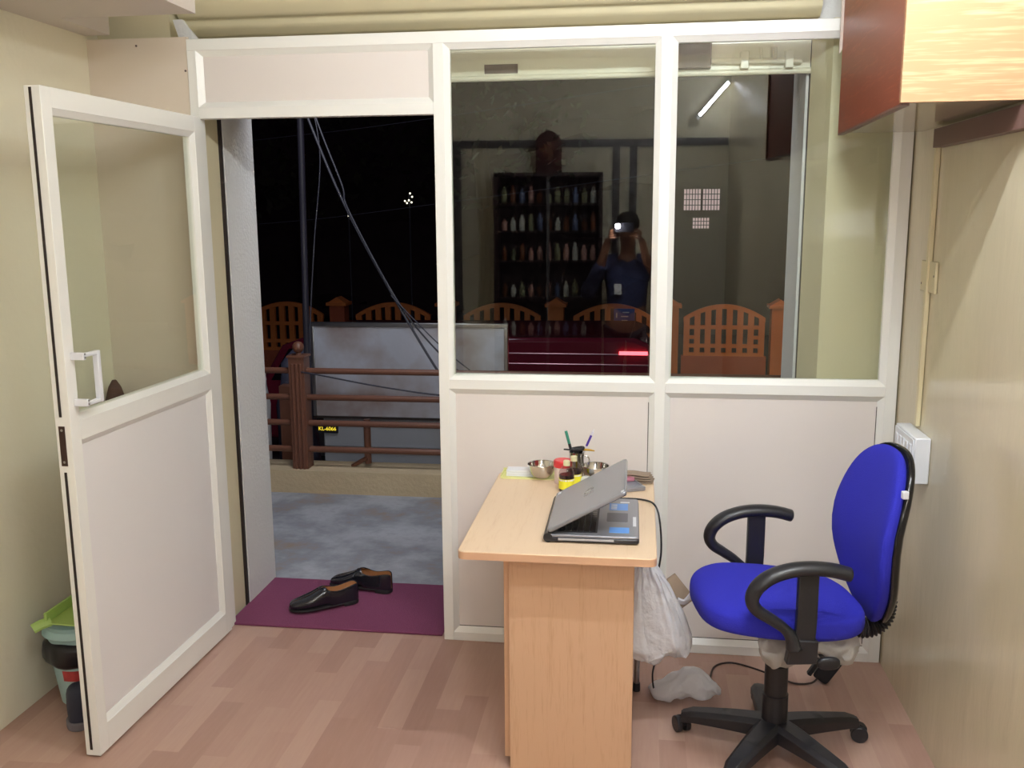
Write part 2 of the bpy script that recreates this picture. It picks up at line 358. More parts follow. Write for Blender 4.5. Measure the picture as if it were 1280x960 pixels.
# ------------------------------------------------------------------ partition frame
fr = thing('wall_partition', 'ivory aluminium partition frame with lower panels', 'partition', (0, PY, 0), kind='structure')
D = 0.045
def fb(name, x0, x1, z0, z1, m=None): return B(name, m or frameM, fr, x0, x1, 0, D, z0, z1, bevel=0.0015)
fb('head_rail', -1.70, 0.925, 2.301, 2.343)
fb('jamb', -1.70, -1.665, 0, 2.301)
fb('mullion', -0.761, -0.721, 0, 2.301)
fb('mullion', 0.059, 0.098, 0.0, 2.301)
fb('stile', 0.884, 0.925, 0, 2.301)
fb('transom', -1.665, -0.761, 2.054, 2.096)
fb('mid_rail', -0.721, 0.059, 1.031, 1.069)
fb('mid_rail', 0.098, 0.884, 1.031, 1.069)
fb('bottom_rail', -0.721, 0.059, 0.0, 0.036)
fb('bottom_rail', 0.098, 0.884, 0.0, 0.036)
def bead(x0, x1, z0, z1, w=0.020, d0=0.002, d1=0.018, y=0):
    """mitred bead whose face slopes back to the pane"""
    bm = new()
    O = [(x0,z0),(x1,z0),(x1,z1),(x0,z1)]; I = [(x0+w,z0+w),(x1-w,z0+w),(x1-w,z1-w),(x0+w,z1-w)]
    o0 = [bm.verts.new((a, y+d0, b)) for a, b in O]; i0 = [bm.verts.new((a, y+d1, b)) for a, b in I]
    o1 = [bm.verts.new((a, y+0.04, b)) for a, b in O]; i1 = [bm.verts.new((a, y+0.04, b)) for a, b in I]
    for k in range(4):
        j = (k+1) % 4
        bm.faces.new([o0[k], o0[j], i0[j], i0[k]]); bm.faces.new([o1[k], i1[k], i1[j], o1[j]])
        bm.faces.new([i0[k], i0[j], i1[j], i1[k]]); bm.faces.new([o0[k], o1[k], o1[j], o0[j]])
    return bm
for (x0, x1, z0, z1) in ((-1.665, -0.761, 2.096, 2.301), (-0.721, 0.059, 0.036, 1.031), (0.098, 0.884, 0.036, 1.031)):
    obj('bead', bead(x0, x1, z0, z1), frameM, fr, smooth=False)
    B('lower_panel' if z0 < 1 else 'top_panel', panelM, fr, x0+0.014, x1-0.014, 0.0195, 0.027, z0+0.014, z1-0.014)
    # thin dark joint left where the sheet stops short of the bead
    if z0 < 1:
        g = new(); box(g, x0+0.0185, x1-0.0185, 0.0182, 0.0193, z0+0.0195, z0+0.0225); box(g, x1-0.0225, x1-0.0200, 0.0182, 0.0193, z0+0.03, z1-0.04)
        obj('joint', g, gasket, fr)
TY, TX = math.radians(1.5), math.radians(0.75)     # the panes sit slightly skewed in their beads
for k, (x0, x1, lab) in enumerate(((-0.721, 0.059, 'left glazed pane over the desk reflecting the room'), (0.098, 0.884, 'right glazed pane above the chair')), 1):
    w = thing('window_%d' % k, lab, 'window', ((x0+x1)/2, PY, 1.685), kind='structure')
    hw = (x1-x0)/2
    obj('window_bead', bead(-hw, hw, 1.069-1.685, 2.301-1.685), frameM, w, smooth=False)
    bm = new(); box(bm, -hw+0.012, hw-0.012, -0.002, 0.002, 1.081-1.685, 2.289-1.685)
    g = obj('glass', bm, glassM, w, smooth=False); g.location = (0, 0.031, 0); g.rotation_euler = (-TX, 0, TY)

# ------------------------------------------------------------------ open door
# hinge at x=-1.66,y=3.50 ; local +X runs from hinge to free stile, local -Y ... door face towards the room
ang = math.atan2(2.548-3.49, -1.672+1.650)
dr = thing('door_1', 'ivory aluminium half-glazed door standing open inwards', 'door', (-1.650, 3.49, 0.008), ang, kind='structure')
DW, DH, TH = 0.940, 2.050, 0.050   # local y: 0 = room-side face, -TH = wall-side face (x local points to the free end)
def db(name, x0, x1, z0, z1, m=None, y0=-TH, y1=0, bevel=0.0015): return B(name, m or frameM, dr, x0, x1, y0, y1, z0, z1, bevel=bevel)
st = 0.048
db('hinge_stile', 0, st, 0, DH); db('lock_stile', DW-st, DW, 0, DH)
db('top_rail', st, DW-st, DH-0.058, DH); db('mid_rail', st, DW-st, 1.020, 1.082); db('bottom_rail', st, DW-st, 0, 0.090)
def dbead(z0, z1, m=frameM):
    bm = bead(st, DW-st, z0, z1, 0.018, 0.002, 0.014)
    for v in bm.verts: v.co.y = -v.co.y
    obj('door_bead', bm, m, dr, smooth=False)
dbead(0.090, 1.020); dbead(1.082, DH-0.058)
db('door_panel', st+0.012, DW-st-0.012, 0.100, 1.010, panelD, -0.024, -0.016, 0)
bm = new(); box(bm, st+0.010, DW-st-0.010, -0.024, -0.019, 1.092, DH-0.068); obj('door_glass', bm, glassM, dr, smooth=False)
bm = new(); box(bm, DW-st-0.0195, DW-st-0.0165, -0.019, -0.015, 1.1, DH-0.08); 
bm2 = new(); box(bm2, DW-0.001, DW+0.002, -0.034, -0.026, 0.02, 0.93); box(bm2, DW-0.001, DW+0.002, -0.034, -0.026, 1.10, DH-0.005)
bm.free(); obj('rubber_gasket', bm2, gasket, dr)
bm = new(); box(bm, DW-0.001, DW+0.0015, -0.040, -0.020, 0.950, 1.072); lk = obj('lock_plate', bm, mat('bronze_plate', col(70, 52, 48), 0.35, 0.6), dr)
for z in (0.962, 1.060):
    bm = new(); cyl(bm, (DW+0.001, -0.03, z), (DW+0.0025, -0.03, z), 0.004, n=10); obj('screw', bm, steel, lk)
hd = new()
box(hd, DW-0.110, DW-0.094, 0.028, 0.046, 1.130, 1.288)
box(hd, DW-0.100, DW-0.028, 0.030, 0.044, 1.130, 1.142); box(hd, DW-0.100, DW-0.028, 0.030, 0.044, 1.276, 1.288)
box(hd, DW-0.040, DW-0.026, 0.0, 0.044, 1.128, 1.150); box(hd, DW-0.040, DW-0.026, 0.0, 0.044, 1.268, 1.290)
h = obj('door_handle', hd, white, dr, bevel=0.002)
for z in (1.139, 1.279):
    for dz in (-0.004, 0.007):
        bm = new(); cyl(bm, (DW-0.033, 0.044, z+dz), (DW-0.033, 0.046, z+dz), 0.003, n=8); obj('screw', bm, steel, h)
for z in (0.25, 1.05, 1.85):
    bm = new(); cyl(bm, (-0.004, -0.056, z-0.04), (-0.004, -0.056, z+0.04), 0.006, n=12); obj('hinge', bm, steel, dr)

# ------------------------------------------------------------------ rolling shutter
sh = thing('rolling_shutter', 'cream steel rolling shutter coiled above the glazed partition', 'shutter', (-0.53, 3.80, 2.2))
bm = new(); prof = []
n = 30; R0 = 0.240
for i in range(n*6):
    a = 2*PI*i/(n*6); r = R0 - 0.016*abs(math.sin(a*n/4))**10
    prof.append((0.02 + r*math.cos(a), 0.405 + r*math.sin(a)))
prism(bm, prof, -1.255, 1.155, 0)
obj('coil', bm, shutM, sh, angle=60)
bm = new()
for k in range(1):   # curtain slats hanging from the coil, curved
    z0 = 0.125 + k*0.055
    pts = [(-0.050 - 0.010*math.sin(PI*j/8), z0 + 0.055*j/8) for j in range(9)]
    pts += [(a+0.002, b) for a, b in pts[::-1]]
    prism(bm, pts, -1.15, 1.145, 0)
obj('curtain', bm, shutM, sh)
bm = new(); box(bm, -1.155, 1.14, -0.052, -0.045, 0.005, 0.135)
bb = obj('bottom_bar', bm, shutI, sh, bevel=0.001)
bm = new(); tube(bm, [(-1.155, -0.056, 0.004), (1.135, -0.056, 0.004)], 0.011, n=12); obj('bar_lip', bm, shutI, bb)
bm = new(); box(bm, -0.078, 0.052, -0.0535, -0.0515, 0.022, 0.056); obj('hand_slot', bm, rust, bb)
B('slot_lug', shutI, bb, -0.086, -0.078, -0.060, -0.051, 0.018, 0.060); B('slot_lug', shutI, bb, 0.052, 0.060, -0.060, -0.051, 0.018, 0.060)
bm = new(); box(bm, 0.64, 0.775, -0.085, -0.053, 0.018, 0.120); lb = obj('lock_box', bm, rust, bb, bevel=0.004)
bm = new(); tube(bm, [(0.775, -0.07, 0.045), (1.10, -0.07, 0.038)], 0.011, n=12)
obj('bolt_rod', bm, shutI, bb)
for x in (0.895, 1.055):
    bm = new(); box(bm, x-0.015, x+0.015, -0.090, -0.050, 0.012, 0.075); obj('rod_clip', bm, shutI, bb, bevel=0.003)
for x, r in ((0.955, 0.005), (1.005, 0.009)):
    bm = new(); tube(bm, [(x, -0.075, 0.045), (x-0.004, -0.085, 0.085)], r, n=10); obj('bolt_pin', bm, shutI, bb)
bm = new()
prism(bm, [(-1.775, 2.425), (-1.738, 2.425), (-1.722, 2.40), (-1.70, 2.375), (-1.667, 2.335), (-1.735, 2.345), (-1.755, 2.36)], 3.575, 3.597, 1)
tag(obj('shutter_bracket', bm, whiteout), 'curved white bracket plate at the left end of the shutter', 'bracket')

# ================================================================== OUTSIDE
sb('floor_outside', conc, 'worn grey concrete ground outside the doorway', 'ground', -4.5, 3.5, 3.60, 5.43, -0.06, -0.004)
sb('trim_curb', mat('curb_plaster', col(198, 178, 146), 0.8, bump=0.3, bscale=50, var=0.1, vscale=8), 'low tan plastered curb under the railing', 'curb', -4.5, 3.5, 5.43, 5.68, -0.85, 0.138)
sb('floor_road', mat('asphalt_road', col(70, 62, 68), 0.85, bump=0.3, bscale=60, var=0.15), 'dark road beyond the railing', 'road', -25, 25, 5.68, 40, -0.95, -0.85)
brownR = mat('brown_railing_paint', col(112, 72, 56), 0.4, var=0.1, vscale=20)
rl = thing('railing', 'brown painted pipe railing with a ball-topped post', 'railing', (-2.07, 5.52, 0.138))
def post(xc, yc, h, name='post'):
    bm = new(); w = 0.050
    prof = []
    for sx in range(4):
        pass
    box(bm, xc-w, xc+w, yc-w, yc+w, 0, h)
    for k in (-0.026, 0, 0.026): cyl(bm, (xc+k, yc-w, 0.0), (xc+k, yc-w, h-0.04), 0.010, n=10)
    box(bm, xc-w-0.008, xc+w+0.008, yc-w-0.008, yc+w+0.008, h-0.004, h+0.010)
    cyl(bm, (xc, yc, h+0.008), (xc, yc, h+0.03), 0.02, 0.013)
    o = obj(name, bm, brownR, rl, bevel=0.002)
    bm = new(); bmesh.ops.create_uvsphere(bm, u_segments=24, v_segments=14, radius=0.036, matrix=Matrix.Translation((xc, yc, h+0.056))); obj('ball', bm, brownR, o)
post(0, 0, 0.70)
for z in (0.612, 0.447, 0.285, 0.118):
    bm = new(); tube(bm, [(-2.4, 0, z-0.002), (5.4, 0, z)], 0.019, n=14); obj('rail', bm, brownR, rl)
bm = new(); cyl(bm, (0.40, 0.06, 0.02), (0.40, 0.06, 0.30), 0.022, n=14); obj('short_post', bm, brownR, rl)
bm = new(); tube(bm, [(0.40, 0.04, 0.06), (0.30, 0.05, -0.0), ], 0.014); obj('stay', bm, brownR, rl)
tag(B('railing_post', brownR, None, -2.40, -2.31, 6.0, 6.09, -0.84, 0.56, bevel=0.004), 'dark brown square post standing behind the ball-topped railing post', 'post')
# galvanised sheet hoarding
mc = thing('metal_hoarding', 'large dented galvanised sheet metal hoarding behind the railing', 'hoarding', (-1.505, 6.0, -0.85))
B('lower_sheet', mat('grey_sheet', col(150, 152, 160), 0.5, 0.2, var=0.15, vscale=3), mc, -0.60, 0.66, 0.03, 0.06, 0, 1.20)
B('upper_sheet', tin, mc, -0.64, 0.65, 0.0, 0.03, 1.21, 1.825, bevel=0.003)
bm = new(); box(bm, -0.655, 0.665, -0.010, 0.035, 1.815, 1.842); obj('edge_trim', bm, steel, mc, bevel=0.003)
bm = new(); box(bm, 0.640, 0.665, -0.012, 0.033, 1.21, 1.814); obj('edge_trim', bm, steel, mc, bevel=0.003)
bm = new(); box(bm, -0.655, -0.632, -0.012, 0.033, 1.21, 1.814); obj('edge_trim', bm, steel, mc, bevel=0.003)
bm = new(); box(bm, -0.66, 0.67, -0.004, 0.06, 1.195, 1.209); obj('seam', bm, gasket, mc)
bm = new(); box(bm, -0.62, 0.66, 0.012, 0.029, 0.98, 1.0); obj('ledge', bm, steel, mc)
bm = new(); box(bm, -0.645, -0.50, 0.016, 0.029, 1.09, 1.145); pl = obj('number_plate', bm, blackP, mc)
text('plate_text', 'KL-6066', 0.036, mat('yellow_plate_glow', col(255, 232, 60), 0.4, emit=col(255, 225, 60), es=0.7), pl, (-0.572, 0.014, 1.118), (PI/2, 0, 0))  # letters given emission in place of light thrown back by the plate
bm = new(); superell(bm, 0.035, 0.02, 0.085, 0.8, 0.8, 16, 10, lambda p: p + noise.noise_vector(p*30)*0.012)
tag(obj('green_rag', bm, mat('green_cloth', col(66, 120, 88), 0.8), loc=(-2.085, 5.50, 0.70)), 'small green cloth tied round the top rail beside the post', 'cloth')
bm = new(); superell(bm, 0.10, 0.12, 0.78, 0.5, 0.6, 24, 16, lambda p: p + noise.noise_vector(p*7)*0.04)
tag(obj('plaster_stump', bm, whiteout, loc=(-2.60, 6.02, -0.07)), 'rough whitewashed stump left of the railing post', 'stump')
bm = new(); superell(bm, 0.14, 0.12, 0.79, 0.7, 0.7, 24, 16, lambda p: p + noise.noise_vector(p*6)*0.05)
tag(obj('tarpaulin_bundle', bm, mat('blue_grey_tarpaulin', col(70, 72, 92), 0.5, bump=0.4, bscale=8), loc=(-2.42, 6.42, -0.05)), 'dark blue-grey wrapped bundle behind the left rails', 'bundle')
# utility pole and cables
dark = mat('dark_cable', col(58, 58, 70), 0.5)
bm = new(); tube(bm, [(-2.14, 5.80, -0.85), (-2.12, 5.80, 0.6), (-2.085, 5.78, 2.27), (-2.05, 5.76, 4.2)], 0.021, n=12)
tag(obj('utility_pole', bm, mat('dark_pole', col(42, 40, 52), 0.5)), 'thin dark upright pole rising behind the railing post', 'pole')
for lab, pts, r in (('thick grey cable slanting down from the pole to the right', [(-2.35, 5.72, 3.2), (-2.007, 5.7, 2.264), (-1.779, 5.7, 1.706), (-1.47, 5.7, 1.121), (-1.236, 5.7, 0.723), (-1.05, 5.7, 0.45)], 0.008),
    ('second slanting cable bundled just above the thick grey one', [(-2.20, 5.72, 3.0), (-1.957, 5.7, 2.263), (-1.81, 5.69, 1.874), (-1.765, 5.69, 1.70), (-1.46, 5.69, 1.13), (-1.19, 5.7, 0.80), (-1.128, 5.7, 0.745), (-0.99, 5.7, 0.66)], 0.0055),
    ('thin black strand leaving the slanting bundle near its foot', [(-1.52, 5.68, 1.20), (-1.30, 5.66, 0.98), (-1.128, 5.6, 0.84), (-1.006, 5.6, 0.744), (-0.93, 5.6, 0.68)], 0.004),
    ('thin slack cable hanging beside the pole', [(-1.99, 5.7, 2.4), (-1.942, 5.7, 2.042), (-2.0, 5.7, 1.537), (-2.049, 5.7, 1.041), (-2.06, 5.7, 0.8)], 0.004),
    ('black cable sagging across the metal cabinet from the top rail', [(-2.05, 5.47, 0.75), (-1.921, 5.44, 0.738), (-1.553, 5.44, 0.675), (-1.174, 5.44, 0.628), (-0.8, 5.44, 0.62)], 0.005),
    ('upper faint telephone wire high in the night sky', [(-6.5, 9, 2.1), (-3.74, 9.0, 2.392), (-1.963, 9.0, 2.567), (3, 9, 3.2)], 0.003),
    ('lower faint telephone wire crossing behind the slanting cables', [(-6.5, 9, 1.45), (-3.702, 9.0, 1.60), (-1.942, 9.0, 1.779), (3, 9, 2.4)], 0.003)):
    bm = new(); tube(bm, pts, r, n=8, sm=10); tag(obj('cable', bm, dark), lab, 'cable')
# park fence
org = mat('orange_fence_paint', col(214, 124, 60), 0.6, var=0.12, vscale=10, bump=0.2)
orgD = mat('terracotta_base_wall', col(178, 92, 62), 0.75, var=0.2, vscale=4, bump=0.3)
FY = 12.0; FB = -0.85
def fence_panel(xc, label):
    t = thing('fence_panel', label, 'fence', (xc, FY, FB), group='arched orange fence panels across the road')
    bm = new(); box(bm, -0.52, 0.52, 0, 0.10, 0, 0.75); obj('base_wall', bm, orgD, t)
    def top(x): return 1.235 + 0.165*(1-(x/0.5)**2)
    bm = new()
    pts = [(-0.5+0.05*i, top(-0.5+0.05*i)) for i in range(21)]
    prism(bm, pts + [(a, b-0.055) for a, b in pts[::-1]], 0.02, 0.08, 1)
    for k in range(8):
        x = -0.5 + 0.0405 + k*(1.0-0.081)/7
        prism(bm, [(x-0.036, 0.75), (x+0.036, 0.75), (x+0.036, top(x+0.036)-0.02), (x-0.036, top(x-0.036)-0.02)], 0.025, 0.075, 1)
    for z0, z1 in ((0.75, 0.79), (0.855, 0.90), (1.09, 1.135)): box(bm, -0.49, 0.49, 0.022, 0.078, z0, z1)
    for s in (-1, 1): box(bm, *(sorted((s*0.49, s*0.36))), 0.022, 0.078, 0.965, 1.005)
    obj('lattice', bm, org, t)
def pillar(xc, label):
    t = thing('fence_pillar', label, 'pillar', (xc, FY, FB), group='orange fence pillars across the road')
    B('shaft', orgD if xc < -2 else org, t, -0.10, 0.10, -0.05, 0.15, 0, 1.36)
    bm = new(); box(bm, -0.135, 0.135, -0.085, 0.185, 1.36, 1.40)
    prism(bm, [(-0.115, 1.40), (0.115, 1.40), (0.0, 1.47)], -0.06, 0.16, 1); obj('cap', bm, org, t)
for k, x in enumerate((-4.65, -3.2, -1.76, -0.34, 1.045, 2.4)):
    fence_panel(x, ['arched fence panel seen at the far left through the doorway', 'arched fence panel rising behind the metal cabinet', 'arched fence panel just right of the metal cabinet', 'arched fence panel behind the blue sign board', 'bright arched fence panel in the right window', 'arched fence panel hidden past the right jamb'][k])
for k, x in enumerate((-3.93, -2.48, -1.06, 0.38, 1.71, 3.1)):
    pillar(x, ['fence pillar at the far left across the road', 'fence pillar behind the metal cabinet', 'fence pillar in the middle of the left window', 'fence pillar just right of the middle mullion', 'fence pillar next to the outer jamb in the right window', 'fence pillar past the right jamb'][k])
sg = thing('sign_board', 'small blue sign board fixed in front of the fence', 'sign', (-0.19, 11.6, FB))
B('board', mat('blue_sign_paint', col(40, 74, 150), 0.5), sg, -0.125, 0.125, 0, 0.02, 1.01, 1.38)
B('leg', brownR, sg, -0.10, -0.08, 0.02, 0.04, 0, 1.2); B('leg', brownR, sg, 0.08, 0.10, 0.02, 0.04, 0, 1.2)
for z, x0, x1 in ((1.33, -0.02, 0.06), (1.28, -0.04, 0.05), (1.23, -0.03, 0.04), (1.18, -0.04, 0.05)): B('white_line', white, sg, x0, x1, -0.002, 0, z, z+0.012)
B('white_stroke', white, sg, -0.10, -0.085, -0.002, 0, 1.27, 1.33); B('white_stroke', white, sg, -0.10, -0.085, -0.002, 0, 1.19, 1.23)
# parked car
car = thing('van', 'dark maroon van parked on the road before the fence', 'van', (-1.75, 9.0, -0.85))
mar = mat('maroon_car_paint', col(120, 30, 50), 0.2, coat=1.0)
prof = [(-2.10, 0.30), (-2.12, 0.70), (-2.05, 0.85), (-1.80, 1.25), (-1.55, 1.34), (1.70, 1.36), (1.86, 1.30), (1.90, 0.90), (1.90, 0.30), (1.62, 0.28), (1.55, 0.45), (1.35, 0.55), (1.15, 0.45), (1.08, 0.28), (-1.12, 0.28), (-1.20, 0.45), (-1.40, 0.55), (-1.60, 0.45), (-1.68, 0.28)]
bm = new(); prism(bm, prof, 0, 1.55, 1); obj('body', bm, mar, car, bevel=0.04)
bm = new(); prism(bm, [(-1.92, 0.90), (-1.72, 1.22), (-1.20, 1.24), (-1.20, 0.90)], -0.006, 0.0, 1); obj('side_window', bm, blackG, car)
for z in (1.205, 1.105):
    bm = new(); tube(bm, [(-1.15, -0.006, z), (1.84, -0.006, z)], 0.008, n=8); obj('highlight_strip', bm, mat('streak_highlight', col(200, 150, 165), 0.25, 0.6), car)  # bright strips added in place of streak highlights on the body
for x in (-1.40, 1.35):
    bm = new(); cyl(bm, (x, -0.01, 0.30), (x, 0.20, 0.30), 0.30, n=28); wq = obj('wheel', bm, blackP, car)
    bm = new(); cyl(bm, (x, -0.02, 0.30), (x, 0.0, 0.30), 0.17, n=20); obj('hub_cap', bm, steel, wq)
bm = new(); box(bm, 1.56, 1.83, -0.03, 0.06, 1.205, 1.235); obj('tail_lamp', bm, mat('red_tail_lamp', col(230, 40, 50), 0.3, emit=(1.0, 0.10, 0.13, 1), es=3.0), car)
# building with lit windows
bd = thing('building', 'dark building across the street with a lit barred window', 'building', (2.2, 20.0, -0.85))
B('wall', mat('dark_building_wall', col(58, 46, 48), 0.9, var=0.2), bd, -1.9, 6.0, 0.0, 0.6, 0, 5.5)
litw = mat('lit_window_pane', col(200, 170, 170), 0.5, emit=col(205, 180, 182), es=0.55)
def bwin(x0, x1, z0, z1, nx, nz):
    f = B('window', litw, bd, x0, x1, -0.02, 0.0, z0, z1)
    bm = new()
    for i in range(nx+1): box(bm, x0+(x1-x0)*i/nx-0.008, x0+(x1-x0)*i/nx+0.008, -0.04, -0.02, z0, z1)
    for i in range(nz+1): box(bm, x0, x1, -0.045, -0.02, z0+(z1-z0)*i/nz-0.008, z0+(z1-z0)*i/nz+0.008)
    g_ = obj('window_bars', bm, mat('dark_window_bars', col(70, 54, 56), 0.7), f); g_['kind'] = 'stuff'
bwin(-1.36, -1.01, 2.553, 2.989, 6, 4); bwin(-0.98, -0.63, 2.553, 2.989, 6, 4); bwin(-1.17, -0.83, 2.186, 2.412, 6, 3)
# trees
leaf = mat('dark_green_leaves', col(62, 60, 44), 0.6, var=0.3, vscale=3)
leafL = mat('lamp_lit_leaves', col(190, 196, 170), 0.6)
bark = mat('dark_bark', col(58, 46, 38), 0.9, bump=0.5)
def tree(x, y, h, r, label, n=420):
    t = thing('tree', label, 'tree', (x, y, -0.85))
    bm = new(); tube(bm, [(0, 0, 0), (0.1, 0, h*0.35), (-0.05, 0.1, h*0.7)], 0.15, n=10, sm=5); obj('trunk', bm, bark, t)
    bm = new()
    for i in range(n):
        d = Vector((random.gauss(0, 1), random.gauss(0, 1), random.gauss(0, 1))).normalized()*r*random.uniform(0.5, 1)
        c = Vector((0, 0, h*0.75)) + Vector((d.x, d.y, d.z*0.8)); s = random.uniform(0.07, 0.16)
        a = Vector((random.uniform(-1,1), random.uniform(-1,1), random.uniform(-1,1))).normalized(); b = a.orthogonal().normalized()
        v = [bm.verts.new(c + a*s), bm.verts.new(c + b*s*0.5), bm.verts.new(c - a*s), bm.verts.new(c - b*s*0.5)]; bm.faces.new(v)
    o = obj('foliage', bm, leaf, t, smooth=False); o['kind'] = 'stuff'
bm = new(); NX = 90; NZ = 26; rows = []
for j in range(NZ+1):
    rows.append([bm.verts.new(Vector((-27 + 54*i/NX, 21, -0.85 + 9.0*j/NZ)) + noise.noise_vector(Vector((i*0.35, 3, j*0.4)))*0.5 + noise.noise_vector(Vector((i*0.9, 7, j*0.9)))*0.25 + Vector((0, (j/NZ)**2*1.5, 0))) for i in range(NX+1)])
for j in range(NZ):
    for i in range(NX): bm.faces.new([rows[j][i], rows[j][i+1], rows[j+1][i+1], rows[j+1][i]])
back = [[bm.verts.new(v.co + Vector((0, 2.0, 0))) for v in r] for r in (rows[0], rows[-1])]
for i in range(NX): bm.faces.new([rows[-1][i], rows[-1][i+1], back[1][i+1], back[1][i]]); bm.faces.new([back[0][i], back[0][i+1], back[1][i+1], back[1][i]])
tag(obj('tree_line', bm, mat('dark_tree_mass2', col(74, 60, 60), 0.9, var=0.5, vscale=2.5)), 'dark continuous mass of trees closing the far side of the street', 'trees', kind='stuff')
tree(-6.2, 17, 5.0, 1.9, 'dark leafy tree at the left of the night street')
tree(-3.0, 18, 5.5, 2.2, 'dark leafy tree behind the slanting cables')
lampW = mat('distant_lamp_glow', col(255, 250, 225), 0.4, emit=col(255, 248, 220), es=1.4)
def glint(x, y, z, pts, r, label):
    t = thing('street_lamp', label, 'lamp', (x, y, -0.85))
    h = z + 0.85 + max(q[1] for q in pts)
    bm = new(); cyl(bm, (0, 0.03, 0), (0, 0.03, h), 0.012, n=8); obj('pole', bm, dark, t)
    for dx, dz in pts:
        bm = new(); bmesh.ops.create_icosphere(bm, subdivisions=2, radius=r, matrix=Matrix.Translation((dx, 0, z + 0.85 + dz))); b_ = obj('bulb', bm, lampW, t)
        bm = new(); cyl(bm, (dx, 0, z + 0.85 + dz), (0, 0.03, z + 0.85 + dz), 0.003, n=6); obj('bulb_arm', bm, dark, b_)
glint(-3.43, 14, 1.90, [(0.02, 0.08), (0.05, 0.03), (0.0, -0.02), (0.04, -0.05), (-0.03, -0.06), (-0.06, -0.03)], 0.014, 'cluster of pale light spots among the trees at the right of the doorway')
glint(-4.37, 14, 1.66, [(0.0, 0.0), (0.05, -0.05), (-0.01, 0.06)], 0.010, 'tiny light spots beside the slanting cables')

# ================================================================== MAT and SHOES
bm = new(); box(bm, -0.455, 0.46, -0.255, 0.255, 0, 0.010)
o = tag(obj('door_mat', bm, matM, loc=(-1.235, 3.80, 0.0), bevel=0.004), 'maroon carpet mat lying in the doorway', 'mat')
sh_leather = mat('black_shoe_leather', col(26, 27, 34), 0.22, coat=0.4)
sh_sole = mat('black_shoe_sole', col(30, 28, 30), 0.6)
sh_in = mat('tan_shoe_lining', col(176, 122, 78), 0.7)
def shoe(label, loc, rz, mirror=1):
    t = thing('shoe', label, 'shoe', loc, rz, group='black leather slip-on shoes on the mat')
    # x: 0 heel .. 0.30 toe
    ST = [(0.000, .005, .066, 90), (0.003, .016, .072, 90), (0.012, .026, .076, 90), (0.030, .032, .076, 90), (0.07, .034, .064, 90), (0.105, .036, .060, 92), (0.130, .038, .068, 96), (0.140, .039, .078, 140), (0.150, .040, .082, 180), (0.175, .043, .072, 180), (0.20, .047, .057, 180), (0.235, .047, .045, 180), (0.265, .041, .036, 180), (0.288, .032, .030, 180), (0.297, .022, .022, 180), (0.300, .006, .017, 180)]
    def grid(bm, sc, zo):
        rows = []
        for x, w, h, a in ST:
            row = []; n = 24; w2 = w*sc; z0 = 0.016
            off = mirror*0.010*math.sin(PI*x/0.30)
            for k in range(n+1):
                u = -1 + 2*k/n; ph = u*math.radians(a)      # 0 = bottom, 180 = top
                ca, sa = math.cos(ph), math.sin(ph)
                yy = w2*math.copysign(abs(sa)**0.62, sa)
                hh = h*sc
                zz = z0 + zo + (hh/2) - (hh/2)*math.copysign(abs(ca)**0.75, ca)
                if a < 100:    # open part: u-shaped section with full height walls
                    q = abs(u); tt = max(0, (q-0.40)/0.60)
                    yy = math.copysign(w2*min(1, q*2.4)**0.7*(1.04-0.20*tt**1.5), u); zz = z0 + zo + hh*tt**0.95
                row.append(bm.verts.new((x*(0.98 if sc < 1 else 1) + (0.003 if sc < 1 else 0), off+yy, zz)))
            rows.append(row)
        for i in range(len(rows)-1):
            for k in range(24): bm.faces.new([rows[i][k], rows[i][k+1], rows[i+1][k+1], rows[i+1][k]])
    bm = new(); grid(bm, 1.0, 0.0); obj('upper', bm, sh_leather, t, solid=0.0025, sub=1, angle=180)
    bm = new(); grid(bm, 0.92, 0.003); obj('lining', bm, sh_in, t, sub=1, angle=180)
    out = []
    for x, w, h, a in ST: out.append((x*1.012, mirror*0.010*math.sin(PI*x/0.30) + w*1.07))
    for x, w, h, a in ST[::-1]: out.append((x*1.012, mirror*0.010*math.sin(PI*x/0.30) - w*1.07))
    bm = new(); prism(bm, out, 0.010, 0.018, 2); obj('sole', bm, sh_sole, t, bevel=0.002)
    bm = new(); prism(bm, [(a, b) for a, b in out if a < 0.08], 0.0, 0.012, 2); obj('heel', bm, sh_sole, t, bevel=0.002)
    bm = new(); tube(bm, [(0.165, -0.046, 0.035), (0.170, -0.035, 0.072), (0.172, 0.012*mirror, 0.090), (0.170, 0.045, 0.070)], 0.0022, n=6, sm=6); obj('strap_seam', bm, sh_leather, t)
    return t
shoe('black leather shoe with toe pointing to the room, nearer on the mat', (-1.215, 3.835, 0.010), math.atan2(-0.155, -0.25), 1)
shoe('black leather shoe lying behind, heel towards the right', (-1.090, 3.940, 0.010), math.atan2(0.05, -0.30), -1)

# ================================================================== DESK
dk = thing('desk', 'light maple laminate desk against the partition', 'desk', (-0.229, 3.02, 0))
def rrect(x0, x1, y0, y1, r, n=6):
    P = []
    for cx, cy, a0 in ((x1-r, y1-r, 0), (x0+r, y1-r, 90), (x0+r, y0+r, 180), (x1-r, y0+r, 270)):
        for k in range(n+1):
            a = math.radians(a0 + 90*k/n); P.append((cx + r*math.cos(a), cy + r*math.sin(a)))
    return P
bm = new(); prism(bm, rrect(-0.287, 0.288, -0.432, 0.435, 0.022), 0.705, 0.727, 2); obj('desktop', bm, deskTop, dk, bevel=0.0015)
bm = new(); prism(bm, rrect(-0.2885, 0.2895, -0.4335, 0.4365, 0.023), 0.703, 0.7245, 2); obj('edge_band', bm, mat('peach_edge_band', col(212, 170, 138), 0.4), dk)
B('end_panel', deskSide, dk, -0.146, 0.224, -0.362, -0.344, 0, 0.703)
